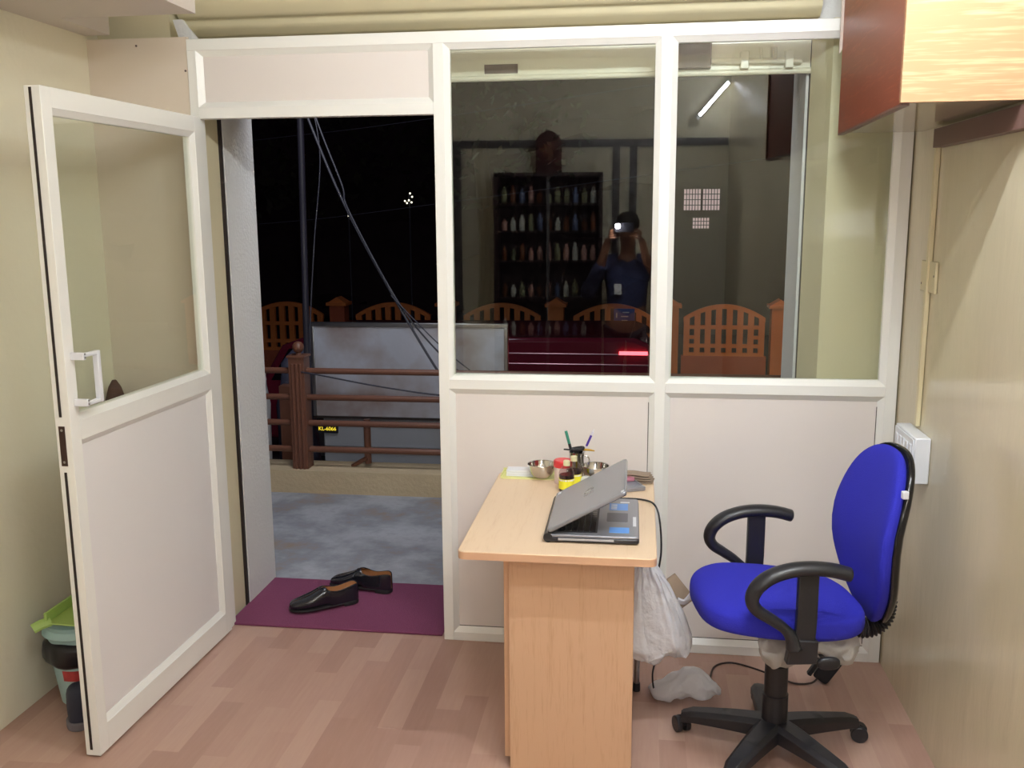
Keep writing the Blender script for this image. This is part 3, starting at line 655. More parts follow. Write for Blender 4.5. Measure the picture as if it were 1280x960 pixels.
B('side_panel', mat('maple_edge', col(222, 178, 142), 0.4), dk, -0.166, -0.148, -0.330, 0.25, 0.02, 0.703)
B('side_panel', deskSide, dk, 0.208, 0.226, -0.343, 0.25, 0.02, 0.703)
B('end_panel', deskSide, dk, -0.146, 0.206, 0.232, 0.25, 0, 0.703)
bm = new(); cyl(bm, (0.240, 0.175, 0.03), (0.240, 0.175, 0.703), 0.010); obj('steel_leg', bm, steel, dk)
bm = new(); cyl(bm, (0.240, 0.175, 0), (0.240, 0.175, 0.03), 0.013); obj('rubber_foot', bm, blackP, dk)
bm = new(); tube(bm, [(0.256, -0.112, 0.66), (0.256, -0.14, 0.655), (0.256, -0.145, 0.64), (0.256, -0.13, 0.635)], 0.004, sm=4, n=8); obj('hook', bm, chrome, dk)
DZ = 0.727
# ------------------------------------------------------------------ laptop
lp = thing('laptop', 'grey laptop half open on the desk, keyboard facing the chair', 'laptop', (-0.265, 2.690, DZ), math.radians(0.5))
slv = mat('silver_grey_plastic', col(150, 152, 162), 0.28, 0.5); lid_m = mat('grey_lid', col(150, 152, 160), 0.22, 0.45)
dkg = mat('charcoal_plastic', col(36, 36, 44), 0.3)
bm = new(); prism(bm, rrect(0, 0.275, 0, 0.385, 0.012), 0.004, 0.018, 2); base = obj('base', bm, dkg, lp, bevel=0.003)
bm = new(); prism(bm, rrect(0.002, 0.273, 0.002, 0.383, 0.012), 0.018, 0.026, 2); obj('palm_rest', bm, slv, lp, bevel=0.002)
bm = new(); box(bm, 0.030, 0.150, 0.028, 0.357, 0.0262, 0.0275); obj('keyboard_tray', bm, blackP, lp)
bm = new()
for r in range(6):
    for c in range(15):
        x = 0.036 + r*0.0185; y = 0.034 + c*0.0212; box(bm, x, x+0.0155, y, y+0.0182, 0.0275, 0.0300)
k = obj('keys', bm, blackG, lp); k['kind'] = 'stuff'
bm = new(); prism(bm, rrect(0.175, 0.240, 0.140, 0.225, 0.004), 0.026, 0.0267, 2); obj('touchpad', bm, mat('touchpad_grey', col(98, 98, 110), 0.35), lp)
stb = mat('sky_blue_sticker', col(92, 160, 240), 0.3)
bm = new(); box(bm, 0.185, 0.245, 0.035, 0.085, 0.026, 0.0266); obj('sticker', bm, stb, lp)
bm = new(); box(bm, 0.180, 0.240, 0.255, 0.325, 0.026, 0.0266); obj('sticker', bm, stb, lp)
for i in range(4): B('sticker_line', white, lp, 0.186, 0.205, 0.265+0.014*i, 0.271+0.014*i, 0.0266, 0.0268)
B('white_label', white, lp, 0.215, 0.245, 0.335, 0.345, 0.026, 0.0266); B('white_label', white, lp, 0.256, 0.266, 0.10, 0.19, 0.026, 0.0266)
bm = new(); box(bm, 0.035, 0.20, -0.0012, 0.001, 0.010, 0.0165); obj('optical_drive', bm, mat('drive_silver', col(176, 178, 186), 0.3, 0.5), lp)
bm = new(); box(bm, 0.008, 0.028, -0.0014, 0.001, 0.008, 0.015); obj('port', bm, blackP, lp)
bm = new(); cyl(bm, (0.004, 0.0, 0.016), (0.004, 0.385, 0.016), 0.014, n=18); obj('hinge', bm, blackP, lp)
th = math.radians(-29)
lidE = bpy.data.objects.new('lid', None)
bm = new(); prism(bm, rrect(0, 0.266, 0, 0.385, 0.014), 0.002, 0.014, 2)
lid = obj('lid', bm, lid_m, lp, bevel=0.004, loc=(0.006, 0, 0.026), rot=(0, th, 0)); bpy.data.objects.remove(lidE)
lid.name = 'lid'
bm = new(); box(bm, 0.006, 0.262, 0.006, 0.379, 0.0, 0.002); sc = obj('screen_bezel', bm, blackP, lid)
bm = new(); box(bm, 0.03, 0.25, 0.02, 0.365, -0.0005, 0.0); obj('screen', bm, blackG, lid)
bm = new()
tube(bm, [(0.118, 0.160, 0.0142), (0.150, 0.176, 0.0142), (0.120, 0.192, 0.0142), (0.126, 0.206, 0.0142), (0.146, 0.206, 0.0142), (0.148, 0.220, 0.0142), (0.126, 0.222, 0.0142)], 0.0011, n=6, sm=5)
obj('lid_emblem', bm, chrome, lid)
B('lid_tab', white, lid, 0.252, 0.262, 0.004, 0.020, 0.0141, 0.0150); B('lid_tab', white, lid, 0.010, 0.022, 0.350, 0.368, 0.0141, 0.015)
# power cable of the laptop
bm = new(); tube(bm, [(-0.16, 3.080, DZ+0.012), (-0.06, 3.14, DZ+0.006), (0.025, 3.135, DZ+0.0055), (0.062, 3.085, DZ+0.002), (0.078, 3.06, 0.68), (0.084, 3.05, 0.58), (0.072, 3.04, 0.48), (0.076, 3.05, 0.36), (0.080, 3.08, 0.22), (0.066, 3.13, 0.10), (0.075, 3.14, 0.03), (0.10, 3.15, 0.010)], 0.0032, n=8, sm=8)
tag(obj('power_cable', bm, blackP), 'black laptop cable dropping off the desk edge to the floor', 'cable')

# ------------------------------------------------------------------ things on the desk
def bowl(loc, r, h, label):
    bm = new()
    prof = [(r*0.42, 0), (r*0.62, h*0.10), (r*0.80, h*0.32), (r*0.94, h*0.68), (r, h), (r*1.04, h*1.02), (r*1.03, h*1.05), (r*0.985, h*1.02), (r*0.92, h*0.70), (r*0.77, h*0.36), (r*0.58, h*0.15), (0.001, h*0.08)]
    lathe(bm, prof, 36, cap1=False)
    return tag(obj('bowl', bm, chrome, loc=loc), label, 'bowl', 'steel bowls at the back of the desk')
bowl((-0.350, 3.375, DZ+0.006), 0.052, 0.050, 'small steel bowl resting on the yellow tray')
bowl((-0.153, 3.375, DZ), 0.050, 0.055, 'small steel bowl behind the laptop lid')
tr = thing('paper_tray', 'pale yellow tray at the back left of the desk', 'tray', (-0.415, 3.405, DZ))
bm = new(); prism(bm, rrect(-0.088, 0.115, -0.045, 0.045, 0.01), 0, 0.004, 2); yel = mat('pale_yellow_plastic', col(228, 228, 158), 0.5); obj('tray_base', bm, yel, tr)
bm = new(); box(bm, -0.088, 0.115, 0.041, 0.045, 0.004, 0.018); box(bm, -0.088, -0.084, -0.04, 0.041, 0.004, 0.012); obj('tray_rim', bm, yel, tr)
bm = new()
for i in range(3): box(bm, -0.046, 0.056, -0.028, 0.026, 0.0+0.008*i, 0.007+0.008*i, Matrix.Rotation(math.radians((-2, 1, 0)[i]), 4, 'Z'))
tag(obj('note_pads', bm, mat('white_paper', col(236, 238, 246), 0.6), loc=(-0.437, 3.408, DZ+0.0045), bevel=0.001), 'stack of white paper slips on the yellow tray', 'paper')
bm = new(); bm.free()
jar = thing('jar', 'whitish jar with a red screw lid behind the syrup bottles', 'jar', (-0.268, 3.330, DZ))
bm = new(); lathe(bm, [(0.029, 0), (0.031, 0.004), (0.031, 0.062), (0.028, 0.066)], 28); obj('jar_body', bm, mat('pinkish_white_plastic', col(228, 210, 208), 0.35), jar)
bm = new(); lathe(bm, [(0.033, 0.062), (0.034, 0.064), (0.034, 0.083), (0.031, 0.087)], 32); obj('lid', bm, mat('red_plastic', col(220, 60, 66), 0.35), jar)
syr = mat('dark_syrup', col(40, 22, 26), 0.1); lab_y = mat('yellow_label', col(236, 230, 52), 0.5)
def syrup(loc, label):
    t = thing('syrup_bottle', label, 'bottle', loc, group='syrup bottles with yellow labels')
    bm = new(); lathe(bm, [(0.025, 0), (0.0275, 0.003), (0.0275, 0.066), (0.022, 0.080), (0.011, 0.092), (0.0095, 0.098)], 28)
    obj('glass_body', bm, glass_mat('bottle_glass_%d' % len(MT), (0.86, 0.80, 0.82, 1), 0.02), t)
    bm = new(); lathe(bm, [(0.024, 0.002), (0.026, 0.004), (0.026, 0.058), (0.024, 0.060)], 28); obj('syrup', bm, syr, t)
    bm = new(); lathe(bm, [(0.0281, 0.010), (0.0281, 0.047)], 28, cap0=False, cap1=False); obj('label', bm, lab_y, t)
    bm = new(); lathe(bm, [(0.0283, 0.040), (0.0283, 0.045)], 20, cap0=False, cap1=False); obj('label_band', bm, white, t)
    bm = new(); lathe(bm, [(0.0118, 0.092), (0.0118, 0.108), (0.010, 0.110)], 20); obj('cap', bm, mat('pale_gold_cap', col(224, 218, 176), 0.35), t)
syrup((-0.247, 3.235, DZ), 'front syrup bottle with yellow label, nearest the laptop')
syrup((-0.226, 3.300, DZ), 'rear syrup bottle with yellow label, behind and right of the other')
hp = thing('steel_tumbler', 'steel tumbler holding pens behind the syrup bottles', 'tumbler', (-0.222, 3.395, DZ))
bm = new(); lathe(bm, [(0.022, 0), (0.024, 0.01), (0.028, 0.100), (0.0295, 0.102), (0.027, 0.100), (0.022, 0.012), (0.001, 0.006)], 28, cap1=False); obj('cup', bm, chrome, hp)
bm = new(); tube(bm, [(0.028, 0, 0.088), (0.044, 0, 0.080), (0.044, 0, 0.050), (0.027, 0, 0.040)], 0.003, sm=5, n=8); obj('handle', bm, chrome, hp)
def pen(pts, cols, r, label):
    t = thing('pen', label, 'pen', pts[0], group='pens in the steel tumbler'); a, b = Vector(pts[0]), Vector(pts[1]); L = b - a
    for i, (f0, f1, m, nm) in enumerate(cols):
        bm = new(); cyl(bm, L*f0, L*f1, r if nm != 'nib' else r*0.4, n=12); obj(nm, bm, m, t)
tealM = mat('teal_green_plastic', col(62, 146, 122), 0.35); purp = mat('violet_ink_plastic', col(78, 52, 158), 0.3); clearP = mat('frosted_plastic', col(224, 222, 234), 0.3)
pen([(-0.222, 3.390, DZ+0.030), (-0.263, 3.400, DZ+0.178)], [(0, 0.68, blackP, 'barrel'), (0.68, 1, tealM, 'cap')], 0.0055, 'black marker with a teal green end leaning left in the tumbler')
pen([(-0.226, 3.395, DZ+0.030), (-0.160, 3.400, DZ+0.186)], [(0, 0.60, clearP, 'barrel'), (0.60, 0.86, purp, 'grip'), (0.86, 0.95, clearP, 'shoulder'), (0.95, 1, white, 'nib')], 0.0045, 'white and violet pen leaning right in the tumbler')
scs = thing('scissors', 'scissors with black handles and a yellow grip across the tumbler', 'scissors', (-0.222, 3.392, DZ+0.104))
bm = new(); tube(bm, [(-0.048, 0, 0.006), (0, 0, 0.004)], 0.003); tube(bm, [(-0.015, -0.005, 0.004), (0.02, -0.006, 0.010), (0.02, 0.012, 0.012), (-0.015, 0.012, 0.006), (-0.015, -0.005, 0.004)], 0.006, sm=4); obj('handle', bm, blackP, scs)
bm = new(); tube(bm, [(0.012, 0, 0.008), (0.048, 0, 0.006), (0.066, 0, 0.003)], 0.005, rfun=lambda t: 0.0055*(1-0.6*t)); obj('grip', bm, mat('mustard_plastic', col(190, 148, 36), 0.4), scs)
bm = new(); lathe(bm, [(0.026, 0), (0.0265, 0.012), (0.022, 0.028), (0.012, 0.036), (0.001, 0.038)], 24, cap1=False)
tag(obj('plastic_cup_lid', bm, mat('cloudy_plastic', col(206, 206, 204), 0.25), loc=(-0.182, 3.30, DZ)), 'small cloudy domed plastic cap beside the syrup bottles', 'cap')
ph = thing('mobile_phone', 'grey phone lying behind the laptop lid', 'phone', (-0.020, 3.300, DZ), math.radians(22))
bm = new(); prism(bm, rrect(-0.04, 0.035, -0.055, 0.055, 0.010), 0, 0.014, 2); obj('phone_body', bm, slv, ph, bevel=0.003)
bm = new(); box(bm, -0.032, 0.027, -0.035, 0.045, 0.0141, 0.0146); obj('phone_screen', bm, mat('grey_screen', col(128, 132, 144), 0.15), ph)
bm = new()
for i in range(4):
    w = 0.060 - 0.004*i
    pts = [(-w, 0.002+i*0.009), (-w*0.3, 0.004+i*0.009), (w*0.5, 0.001+i*0.009), (w, 0.004+i*0.008)]
    prism(bm, pts + [(a, b+0.0055) for a, b in pts[::-1]], -0.030, 0.034-0.004*i, 1)
tag(obj('folded_cloth', bm, mat('taupe_cloth', col(150, 132, 116), 0.9, bump=0.3), loc=(0.0, 3.375, DZ), rot=(0, 0, math.radians(-8)), bevel=0.002), 'folded taupe cloth pouch at the right rear desk corner', 'cloth')
bm = new(); superell(bm, 0.022, 0.020, 0.006, 0.7, 0.7, 16, 8, lambda p: p + noise.noise_vector(p*60)*0.003)
tag(obj('pink_wrapper', bm, mat('dusky_pink_cloth', col(178, 112, 128), 0.7), loc=(-0.030, 3.338, DZ+0.020)), 'small pink wrapper lying before the folded cloth', 'wrapper')

# ================================================================== CHAIR
CX, CY = 0.445, 2.855
ch = thing('office_chair', 'royal blue fabric swivel office chair with black arms', 'chair', (CX, CY, 0), math.radians(9))
def seatf(p):
    x, y, z = p
    t = max(0, (-x - 0.10)/0.15)
    z2 = z + 0.512 - 0.020*t*t + 0.012*math.exp(-((x)/0.16)**2)*0 - 0.022*(x/0.25) 
    w = 1 - 0.10*max(0, x/0.25)
    return Vector((x - 0.015, y*w, z2))
bm = new(); superell(bm, 0.252, 0.232, 0.050, 0.52, 0.66, 56, 24, seatf); obj('seat', bm, blue, ch, angle=180)
bm = new(); superell(bm, 0.190, 0.170, 0.020, 0.5, 0.66, 40, 10, lambda p: seatf(p) - Vector((0, 0, 0.042))); obj('seat_pan', bm, blackP, ch, angle=180)
def bxf(z): # backrest centreline x as function of z
    return 0.286 + 0.035*max(0, (z-0.78)/0.22)**1.3 - 0.016*math.exp(-((z-0.70)/0.12)**2)
def backf(p, dx=0.0):
    x, y, z = p     # x half thickness, y half width, z half height
    Z = 0.720 + z; k = (Z-0.720)/0.28
    w = 1.0 - 0.03*k - 0.52*max(0, -k)**2.0
    return Vector((bxf(Z) + x + dx - 0.030*(1-abs(y/0.21)**2)*-0.0 - 0.035*(abs(y)/0.21)**2, y*w, Z))
def sband(p):
    return backf(p, 0.022)
bm = new(); superell(bm, 0.034, 0.205, 0.275, 0.78, 0.62, 40, 30, lambda p: backf(Vector((p.x, p.y, p.z))))
bmesh.ops.rotate(bm, verts=[], cent=(0,0,0), matrix=Matrix.Identity(3))
bk = obj('backrest', bm, blue, ch, angle=180)
bm = new(); superell(bm, 0.024, 0.208, 0.279, 0.72, 0.62, 40, 30, lambda p: backf(Vector((p.x, p.y, p.z)), 0.026)); obj('back_shell', bm, blackG, ch, angle=180)
# corrugated bellows around the back support
path = smooth_path([(0.19, 0, 0.435), (0.24, 0, 0.418), (0.29, 0, 0.418), (0.322, 0, 0.440), (0.333, 0, 0.480), (0.332, 0, 0.53), (0.322, 0, 0.575)], 20)
bm = new(); NP = len(path)
tube(bm, path, 0.027, n=18, rfun=lambda t: 0.026 + 0.0035*math.sin(t*2*PI*26), flat=1.15, upv=(0, 1, 0)); obj('bellows', bm, blackP, ch, angle=80)
# arms
def arm(s, nm):
    y = s*0.262
    bm = new()
    pts = [(0.108, y, 0.697), (0.06, y, 0.710), (0.0, y, 0.716), (-0.06, y, 0.711), (-0.115, y, 0.692), (-0.150, y, 0.662), (-0.163, y, 0.628), (-0.150, y, 0.598), (-0.115, y, 0.573), (-0.075, y, 0.545), (-0.048, y, 0.515), (-0.038, y, 0.48)]
    tube(bm, pts, 0.016, n=18, sm=6, flat=1.0, upv=(0, 1, 0), rfun=lambda t: 0.0200 if t < 0.5 else 0.0200 - 0.005*min(1, (t-0.5)*3) + 0.008*max(0, (t-0.85)/0.15))
    for v in bm.verts: v.co.y = y + (v.co.y - y)*(1.45 if v.co.z > 0.66 else 1.3)
    a = obj(nm, bm, blackP, ch, angle=180)
    bm = new(); prism(bm, [(-0.040, 0.46), (0.018, 0.46), (0.022, 0.56), (0.022, 0.700), (-0.036, 0.700), (-0.036, 0.56)], y-0.011, y+0.011, 1); obj('arm_post', bm, blackP, a, bevel=0.004)
    bm = new(); prism(bm, [(-0.062, 0.435), (0.026, 0.435), (0.028, 0.505), (-0.052, 0.512)], y-0.016, y+0.016, 1); obj('arm_bracket', bm, blackP, a, bevel=0.005)
    bm = new(); box(bm, -0.03, 0.02, min(y, s*0.16), max(y, s*0.16), 0.440, 0.458); obj('arm_bar', bm, blackP, a, bevel=0.003)
arm(-1, 'armrest'); arm(1, 'armrest')
bm = new(); box(bm, -0.09, 0.20, -0.07, 0.07, 0.415, 0.462); obj('tilt_mechanism', bm, blackP, ch, bevel=0.01)
bm = new(); tube(bm, [(0.04, -0.06, 0.43), (0.07, -0.16, 0.415), (0.085, -0.20, 0.400)], 0.006, n=8); superell(bm, 0.035, 0.012, 0.020, 0.8, 0.8, 16, 10, lambda p: p + Vector((0.085, -0.205, 0.402))); obj('lever', bm, blackP, ch, angle=180)
bm = new(); lathe(bm, [(0.040, 0.085), (0.040, 0.200), (0.036, 0.202), (0.036, 0.300), (0.032, 0.302), (0.032, 0.42)], 28); obj('gas_column', bm, blackP, ch)
bm = new(); lathe(bm, [(0.050, 0.055), (0.062, 0.065), (0.062, 0.095), (0.050, 0.112), (0.041, 0.116)], 30); hub = obj('hub', bm, blackP, ch)
for k in range(5):
    a = math.radians(93 + 72*k - 9); ca, sa = math.cos(a), math.sin(a)
    Mr = Matrix.Rotation(a, 4, 'Z')
    bm = new(); rows = []
    for i in range(9):
        t = i/8; x = 0.030 + 0.265*t; w = 0.042 - 0.014*t; top = 0.116 - 0.030*t**1.4; h = 0.056 - 0.024*t
        if i == 8: w *= 0.75; top -= 0.008
        rows.append([bm.verts.new(Mr @ Vector(q)) for q in ((x, -w, top-h), (x, -w, top-0.012), (x, -w*0.6, top), (x, w*0.6, top), (x, w, top-0.012), (x, w, top-h))])
    for i in range(8):
        for j in range(6): bm.faces.new([rows[i][j], rows[i][(j+1)%6], rows[i+1][(j+1)%6], rows[i+1][j]])
    bm.faces.new(rows[0]); bm.faces.new(rows[-1][::-1])
    lg = obj('leg', bm, blackP, ch, bevel=0.002)
    P = Mr @ Vector((0.288, 0, 0)); sw = math.radians(25 + 80*k)
    Q = Matrix.Translation((P.x, P.y, 0)) @ Matrix.Rotation(sw, 4, 'Z')
    bm = new()
    for s in (-1, 1): cyl(bm, Q @ Vector((0.016, s*0.006, 0.027)), Q @ Vector((0.016, s*0.024, 0.027)), 0.027, n=22)
    cs = obj('caster', bm, blackP, lg, bevel=0.003)
    bm = new(); cyl(bm, Q @ Vector((0, 0, 0.03)), Q @ Vector((0, 0, 0.078)), 0.009, n=12)
    prism_pts = [(-0.012, 0.035), (0.016, 0.058), (0.040, 0.045), (0.034, 0.030), (0.0, 0.028)]
    A = [bm.verts.new(Q @ Vector((x, -0.006, z))) for x, z in prism_pts]; Bv = [bm.verts.new(Q @ Vector((x, 0.006, z))) for x, z in prism_pts]
    bm.faces.new(A); bm.faces.new(Bv[::-1])
    for i in range(5): bm.faces.new([A[i], A[(i+1)%5], Bv[(i+1)%5], Bv[i]])
    obj('caster_stem', bm, blackP, lg)
bm = new(); box(bm, -0.005, 0.012, -0.006, 0.010, -0.011, 0.011)
stk = obj('back_sticker', bm, white, ch, loc=(0.276, -0.198, 0.905), bevel=0.002)
# torn packing film left under the seat
def crumple(seed, sc, amp, f):
    off = Vector((seed*13.1, seed*7.7, seed*3.3))
    return lambda p: p + noise.noise_vector(p*f + off)*amp + noise.noise_vector(p*f*2.7 + off)*amp*0.45
bm = new(); cr = crumple(3, 1, 0.022, 14); superell(bm, 0.058, 0.050, 0.045, 0.9, 0.9, 40, 24, lambda p: cr(Vector((p.x*(1+p.z*4), p.y, p.z)))); 
obj('packing_film', bm, filmM, ch, loc=(-0.055, -0.165, 0.425))
bm = new(); cr2 = crumple(5, 1, 0.024, 13); superell(bm, 0.075, 0.050, 0.042, 0.9, 0.9, 40, 24, lambda p: cr2(Vector((p.x*(1+p.z*3), p.y, p.z)))); 
obj('packing_film', bm, filmM, ch, loc=(0.115, -0.150, 0.422))

# ================================================================== BAGS, ADAPTER, CABLES
hb = thing('carrier_bag', 'white plastic carrier bag hanging from the desk side', 'bag', (0.075, 2.93, 0.27))
def bagf(p):
    x, y, z = p; t = (z + 0.5)      # 0 bottom .. 1 top
    w = 0.092*(1-t)**0.6 + 0.020; w *= 1 + 0.25*math.sin(t*PI)
    q = Vector((x*w - 0.045*t, y*0.055*(1.1-t*0.7), t*0.335 + 0.012*math.sin(x*5)))
    n1 = noise.noise_vector(Vector((x*3.5, y*3, t*1.2)))*0.016*(1.2-t) 
    fold = 0.006*math.sin(x*22 + t*3)*(0.4 + t)
    return q + n1 + Vector((0, fold, 0)) + noise.noise_vector(Vector((x*9, y*9, t*7)))*0.006
bm = new(); superell(bm, 1.0, 1.0, 0.5, 0.35, 0.8, 72, 40, bagf); obj('bag_body', bm, bagM, hb, angle=80)
bm = new(); tube(bm, [(-0.040, 0, 0.32), (-0.050, -0.005, 0.365), (-0.046, -0.004, 0.380), (-0.036, 0.004, 0.365), (-0.035, 0.01, 0.31)], 0.010, sm=6, n=12, flat=0.5); obj('bag_handle', bm, bagM, hb)
bm = new(); tube(bm, [(0.060, 0.02, 0.185), (0.085, 0.02, 0.180), (0.105, 0.02, 0.205), (0.112, 0.02, 0.225)], 0.016, sm=6, n=10, flat=0.4, rfun=lambda t: 0.020 - 0.010*t); obj('bag_handle', bm, bagM, hb)
bm = new(); box(bm, -0.040, 0.040, -0.003, 0.003, -0.055, 0.055)
tag(obj('cardboard_piece', bm, mat('brown_cardboard', col(158, 138, 118), 0.85, bump=0.2), loc=(0.130, 2.972, 0.470), rot=(0, math.radians(-38), math.radians(6))), 'brown cardboard piece sticking out of the hanging bag', 'cardboard')
bm = new(); crf = crumple(9, 1, 0.026, 11)
def fbag(p):
    q = crf(Vector((p.x, p.y, p.z)))
    return Vector((q.x, q.y, max(0.001, q.z + 0.045 + 0.020*math.exp(-((q.x-0.03)/0.06)**2) - 0.03*max(0, (-q.x-0.05)/0.08))))
superell(bm, 0.120, 0.065, 0.042, 0.8, 0.8, 72, 36, fbag)
tag(obj('plastic_bag', bm, bagM, loc=(0.190, 3.16, 0), angle=60), 'crumpled white polythene bag lying on the floor by the chair', 'bag')
ad = thing('power_adapter', 'black power adapter propped on the floor by the partition', 'adapter', (0.690, 3.33, 0.0))
bm = new(); superell(bm, 0.030, 0.024, 0.065, 0.25, 0.3, 24, 12); a0 = obj('adapter_body', bm, blackP, ad, loc=(0.015, 0, 0.070), rot=(0, math.radians(30), math.radians(-15)), angle=50)
bm = new(); box(bm, -0.034, -0.018, -0.012, 0.012, -0.05, 0.04); obj('clip', bm, blackP, ad, loc=(-0.012, -0.012, 0.068), rot=(0, math.radians(30), 0), bevel=0.004)
bm = new(); tube(bm, [(0.25, 3.17, 0.05), (0.272, 3.26, 0.012), (0.300, 3.40, 0.004), (0.36, 3.445, 0.004), (0.43, 3.42, 0.004), (0.509, 3.364, 0.004), (0.58, 3.31, 0.004), (0.640, 3.315, 0.006), (0.668, 3.33, 0.022)], 0.0035, n=8, sm=8)
tag(obj('floor_cable', bm, mat('dark_brown_cable', col(44, 28, 26), 0.5)), 'dark cable looping over the floor from bag to adapter', 'cable')
bm = new(); tube(bm, [(0.868, 3.30, 0.84), (0.85, 3.40, 0.72), (0.815, 3.45, 0.50), (0.803, 3.45, 0.34), (0.800, 3.43, 0.24), (0.770, 3.38, 0.16), (0.728, 3.335, 0.125)], 0.0035, n=8, sm=8)
tag(obj('drop_cable', bm, blackP), 'thin black cable hanging behind the chair from switchboard to adapter', 'cable')

# ================================================================== RIGHT WALL FITTINGS
sw = thing('switchboard', 'white switch box mounted on the right wall', 'switchboard', (XR, 3.20, 0.905))
B('box', white, sw, -0.050, -0.001, -0.105, 0.130, -0.078, 0.074, bevel=0.004)
B('face_plate', white, sw, -0.055, -0.050, -0.098, 0.123, -0.071, 0.067, bevel=0.002)
for i in range(5): B('rocker_switch', white, sw, -0.060, -0.055, -0.088+0.040*i, -0.062+0.040*i, 0.000, 0.050, bevel=0.002)
bm = new(); box(bm, -0.0565, -0.055, -0.075, 0.105, -0.062, -0.020); obj('socket_plate', bm, mat('light_grey_plastic', col(206, 208, 214), 0.3), sw)
creamP = mat('cream_conduit_paint', col(218, 206, 170), 0.25)
cp = thing('wall_conduit', 'cream painted cable conduit running down the right wall', 'conduit', (XR, 3.235, 0.99))
bm = new(); box(bm, -0.016, -0.001, -0.011, 0.011, 0, 0.96)
for v in bm.verts: v.co.y -= v.co.z*0.012
obj('channel', bm, creamP, cp, bevel=0.003)
B('cover_plate', creamP, cp, -0.010, -0.0008, -0.085, 0.075, 0.445, 0.545, bevel=0.003)
for y, z in ((-0.07, 0.50), (0.06, 0.47)):
    bm = new(); cyl(bm, (-0.0108, y, z), (-0.009, y, z), 0.004, n=8); obj('screw', bm, rust, cp)
# wall cabinet
wc = thing('wall_cabinet', 'oak laminate wall cabinet hung high on the right wall', 'cabinet', (0.78, 2.96, 1.955))
x0, x1, y0, y1 = -0.140, 0.148, -0.46, 0.480
bm = new()
def quadbox(bm, xa, xb, ya, yb, za, zb, skew=0.030):
    vs = box(bm, xa, xb, ya, yb, za, zb)
    return vs
B('front_panel', oak, wc, x0-0.006, x1, y0-0.018, y0, 0.0, 0.62)
B('side_door', brownW, wc, x0, x0+0.018, y0+0.001, y1, 0.0, 0.62)
B('end_panel', oak, wc, x0+0.019, x1, y1-0.018, y1, 0.0195, 0.62)
B('bottom_board', mat('ivory_gloss_laminate', col(178, 166, 142), 0.12), wc, x0+0.019, x1, y0+0.001, y1, 0.001, 0.019)
B('top_board', oak, wc, x0-0.006, x1, y0-0.018, y1, 0.621, 0.639)
B('edge_strip', darkBrown, wc, x0, x0+0.0185, y0+0.001, y1, -0.006, -0.0005)
wc.rotation_euler = (0, 0, math.radians(-2.0))
bm = new(); prism(bm, [(0.648, 2.215), (0.655, 2.228), (0.676, 2.245), (0.676, 2.275), (0.682, 2.29), (0.70, 2.32), (0.718, 2.36), (0.728, 2.40), (0.735, 2.50), (0.648, 2.50)], 3.445, 3.455, 1)
tag(obj('scroll_bracket', bm, mat('grey_beige_paint', col(196, 182, 170), 0.5)), 'grey-beige scalloped bracket at the far corner of the wall cabinet', 'bracket')
bm = new(); box(bm, XR-0.035, XR-0.001, 2.0, 3.185, 1.888, 1.945)
tag(obj('wall_batten', bm, darkBrown, bevel=0.001), 'dark brown batten on the right wall below the cabinet', 'batten')

# ================================================================== BEHIND THE DOOR
bn = thing('waste_bin', 'pale aqua bin with a black liner behind the door', 'bin', (-1.945, 2.915, 0))
aq = mat('pale_aqua_plastic', col(172, 206, 208), 0.4)
bm = new(); lathe(bm, [(0.070, 0), (0.080, 0.006), (0.100, 0.16), (0.112, 0.30), (0.116, 0.305), (0.108, 0.30), (0.075, 0.01)], 36, cap1=False); obj('bin_body', bm, aq, bn)
bm = new(); superell(bm, 0.124, 0.124, 0.062, 0.7, 1.0, 48, 16, lambda p: p + noise.noise_vector(p*16)*0.012 + Vector((0, 0, 0.205))); obj('bin_liner', bm, mat('black_liner', col(24, 22, 30), 0.3), bn, angle=180)
bm = new(); lathe(bm, [(0.118, 0.262), (0.124, 0.268), (0.118, 0.282), (0.100, 0.300), (0.080, 0.306), (0.078, 0.312), (0.001, 0.318)], 36, cap1=False); obj('bin_lid', bm, aq, bn)
bm = new()
for i in range(10):
    a0 = math.radians(-100 + i*5); a1 = math.radians(-100 + (i+1)*5)
    vs = [bm.verts.new((r*math.cos(a), r*math.sin(a), z)) for a, r, z in ((a0, 0.0957, 0.105), (a1, 0.0957, 0.105), (a1, 0.1005, 0.145), (a0, 0.1005, 0.145))]; bm.faces.new(vs)
obj('sticker', bm, mat('red_label', col(196, 66, 68), 0.4, var=0.5, vscale=30), bn)
dp = thing('dustpan', 'lime green dustpan lying on top of the aqua bin', 'dustpan', (-1.915, 2.88, 0.320), math.radians(10))
lime = mat('lime_green_plastic', col(176, 208, 116), 0.4)
bm = new(); prism(bm, [(-0.09, -0.07), (0.11, -0.11), (0.13, 0.09), (-0.06, 0.11)], 0.004, 0.010, 2); prism(bm, [(-0.06, 0.105), (0.13, 0.085), (0.13, 0.095), (-0.06, 0.115)], 0.01, 0.055, 2); prism(bm, [(-0.095, -0.07), (-0.085, -0.07), (-0.055, 0.11), (-0.065, 0.11)], 0.01, 0.045, 2); obj('pan', bm, lime, dp, bevel=0.002)
bm = new(); tube(bm, [(-0.080, -0.055, 0.010), (-0.105, -0.075, 0.006), (-0.125, -0.09, -0.002)], 0.012, sm=4, n=10, flat=1.6); obj('handle', bm, lime, dp)
bs = thing('shoe', 'dark shoe with a grey sole behind the door edge', 'shoe', (-1.805, 2.77, 0), math.radians(40))
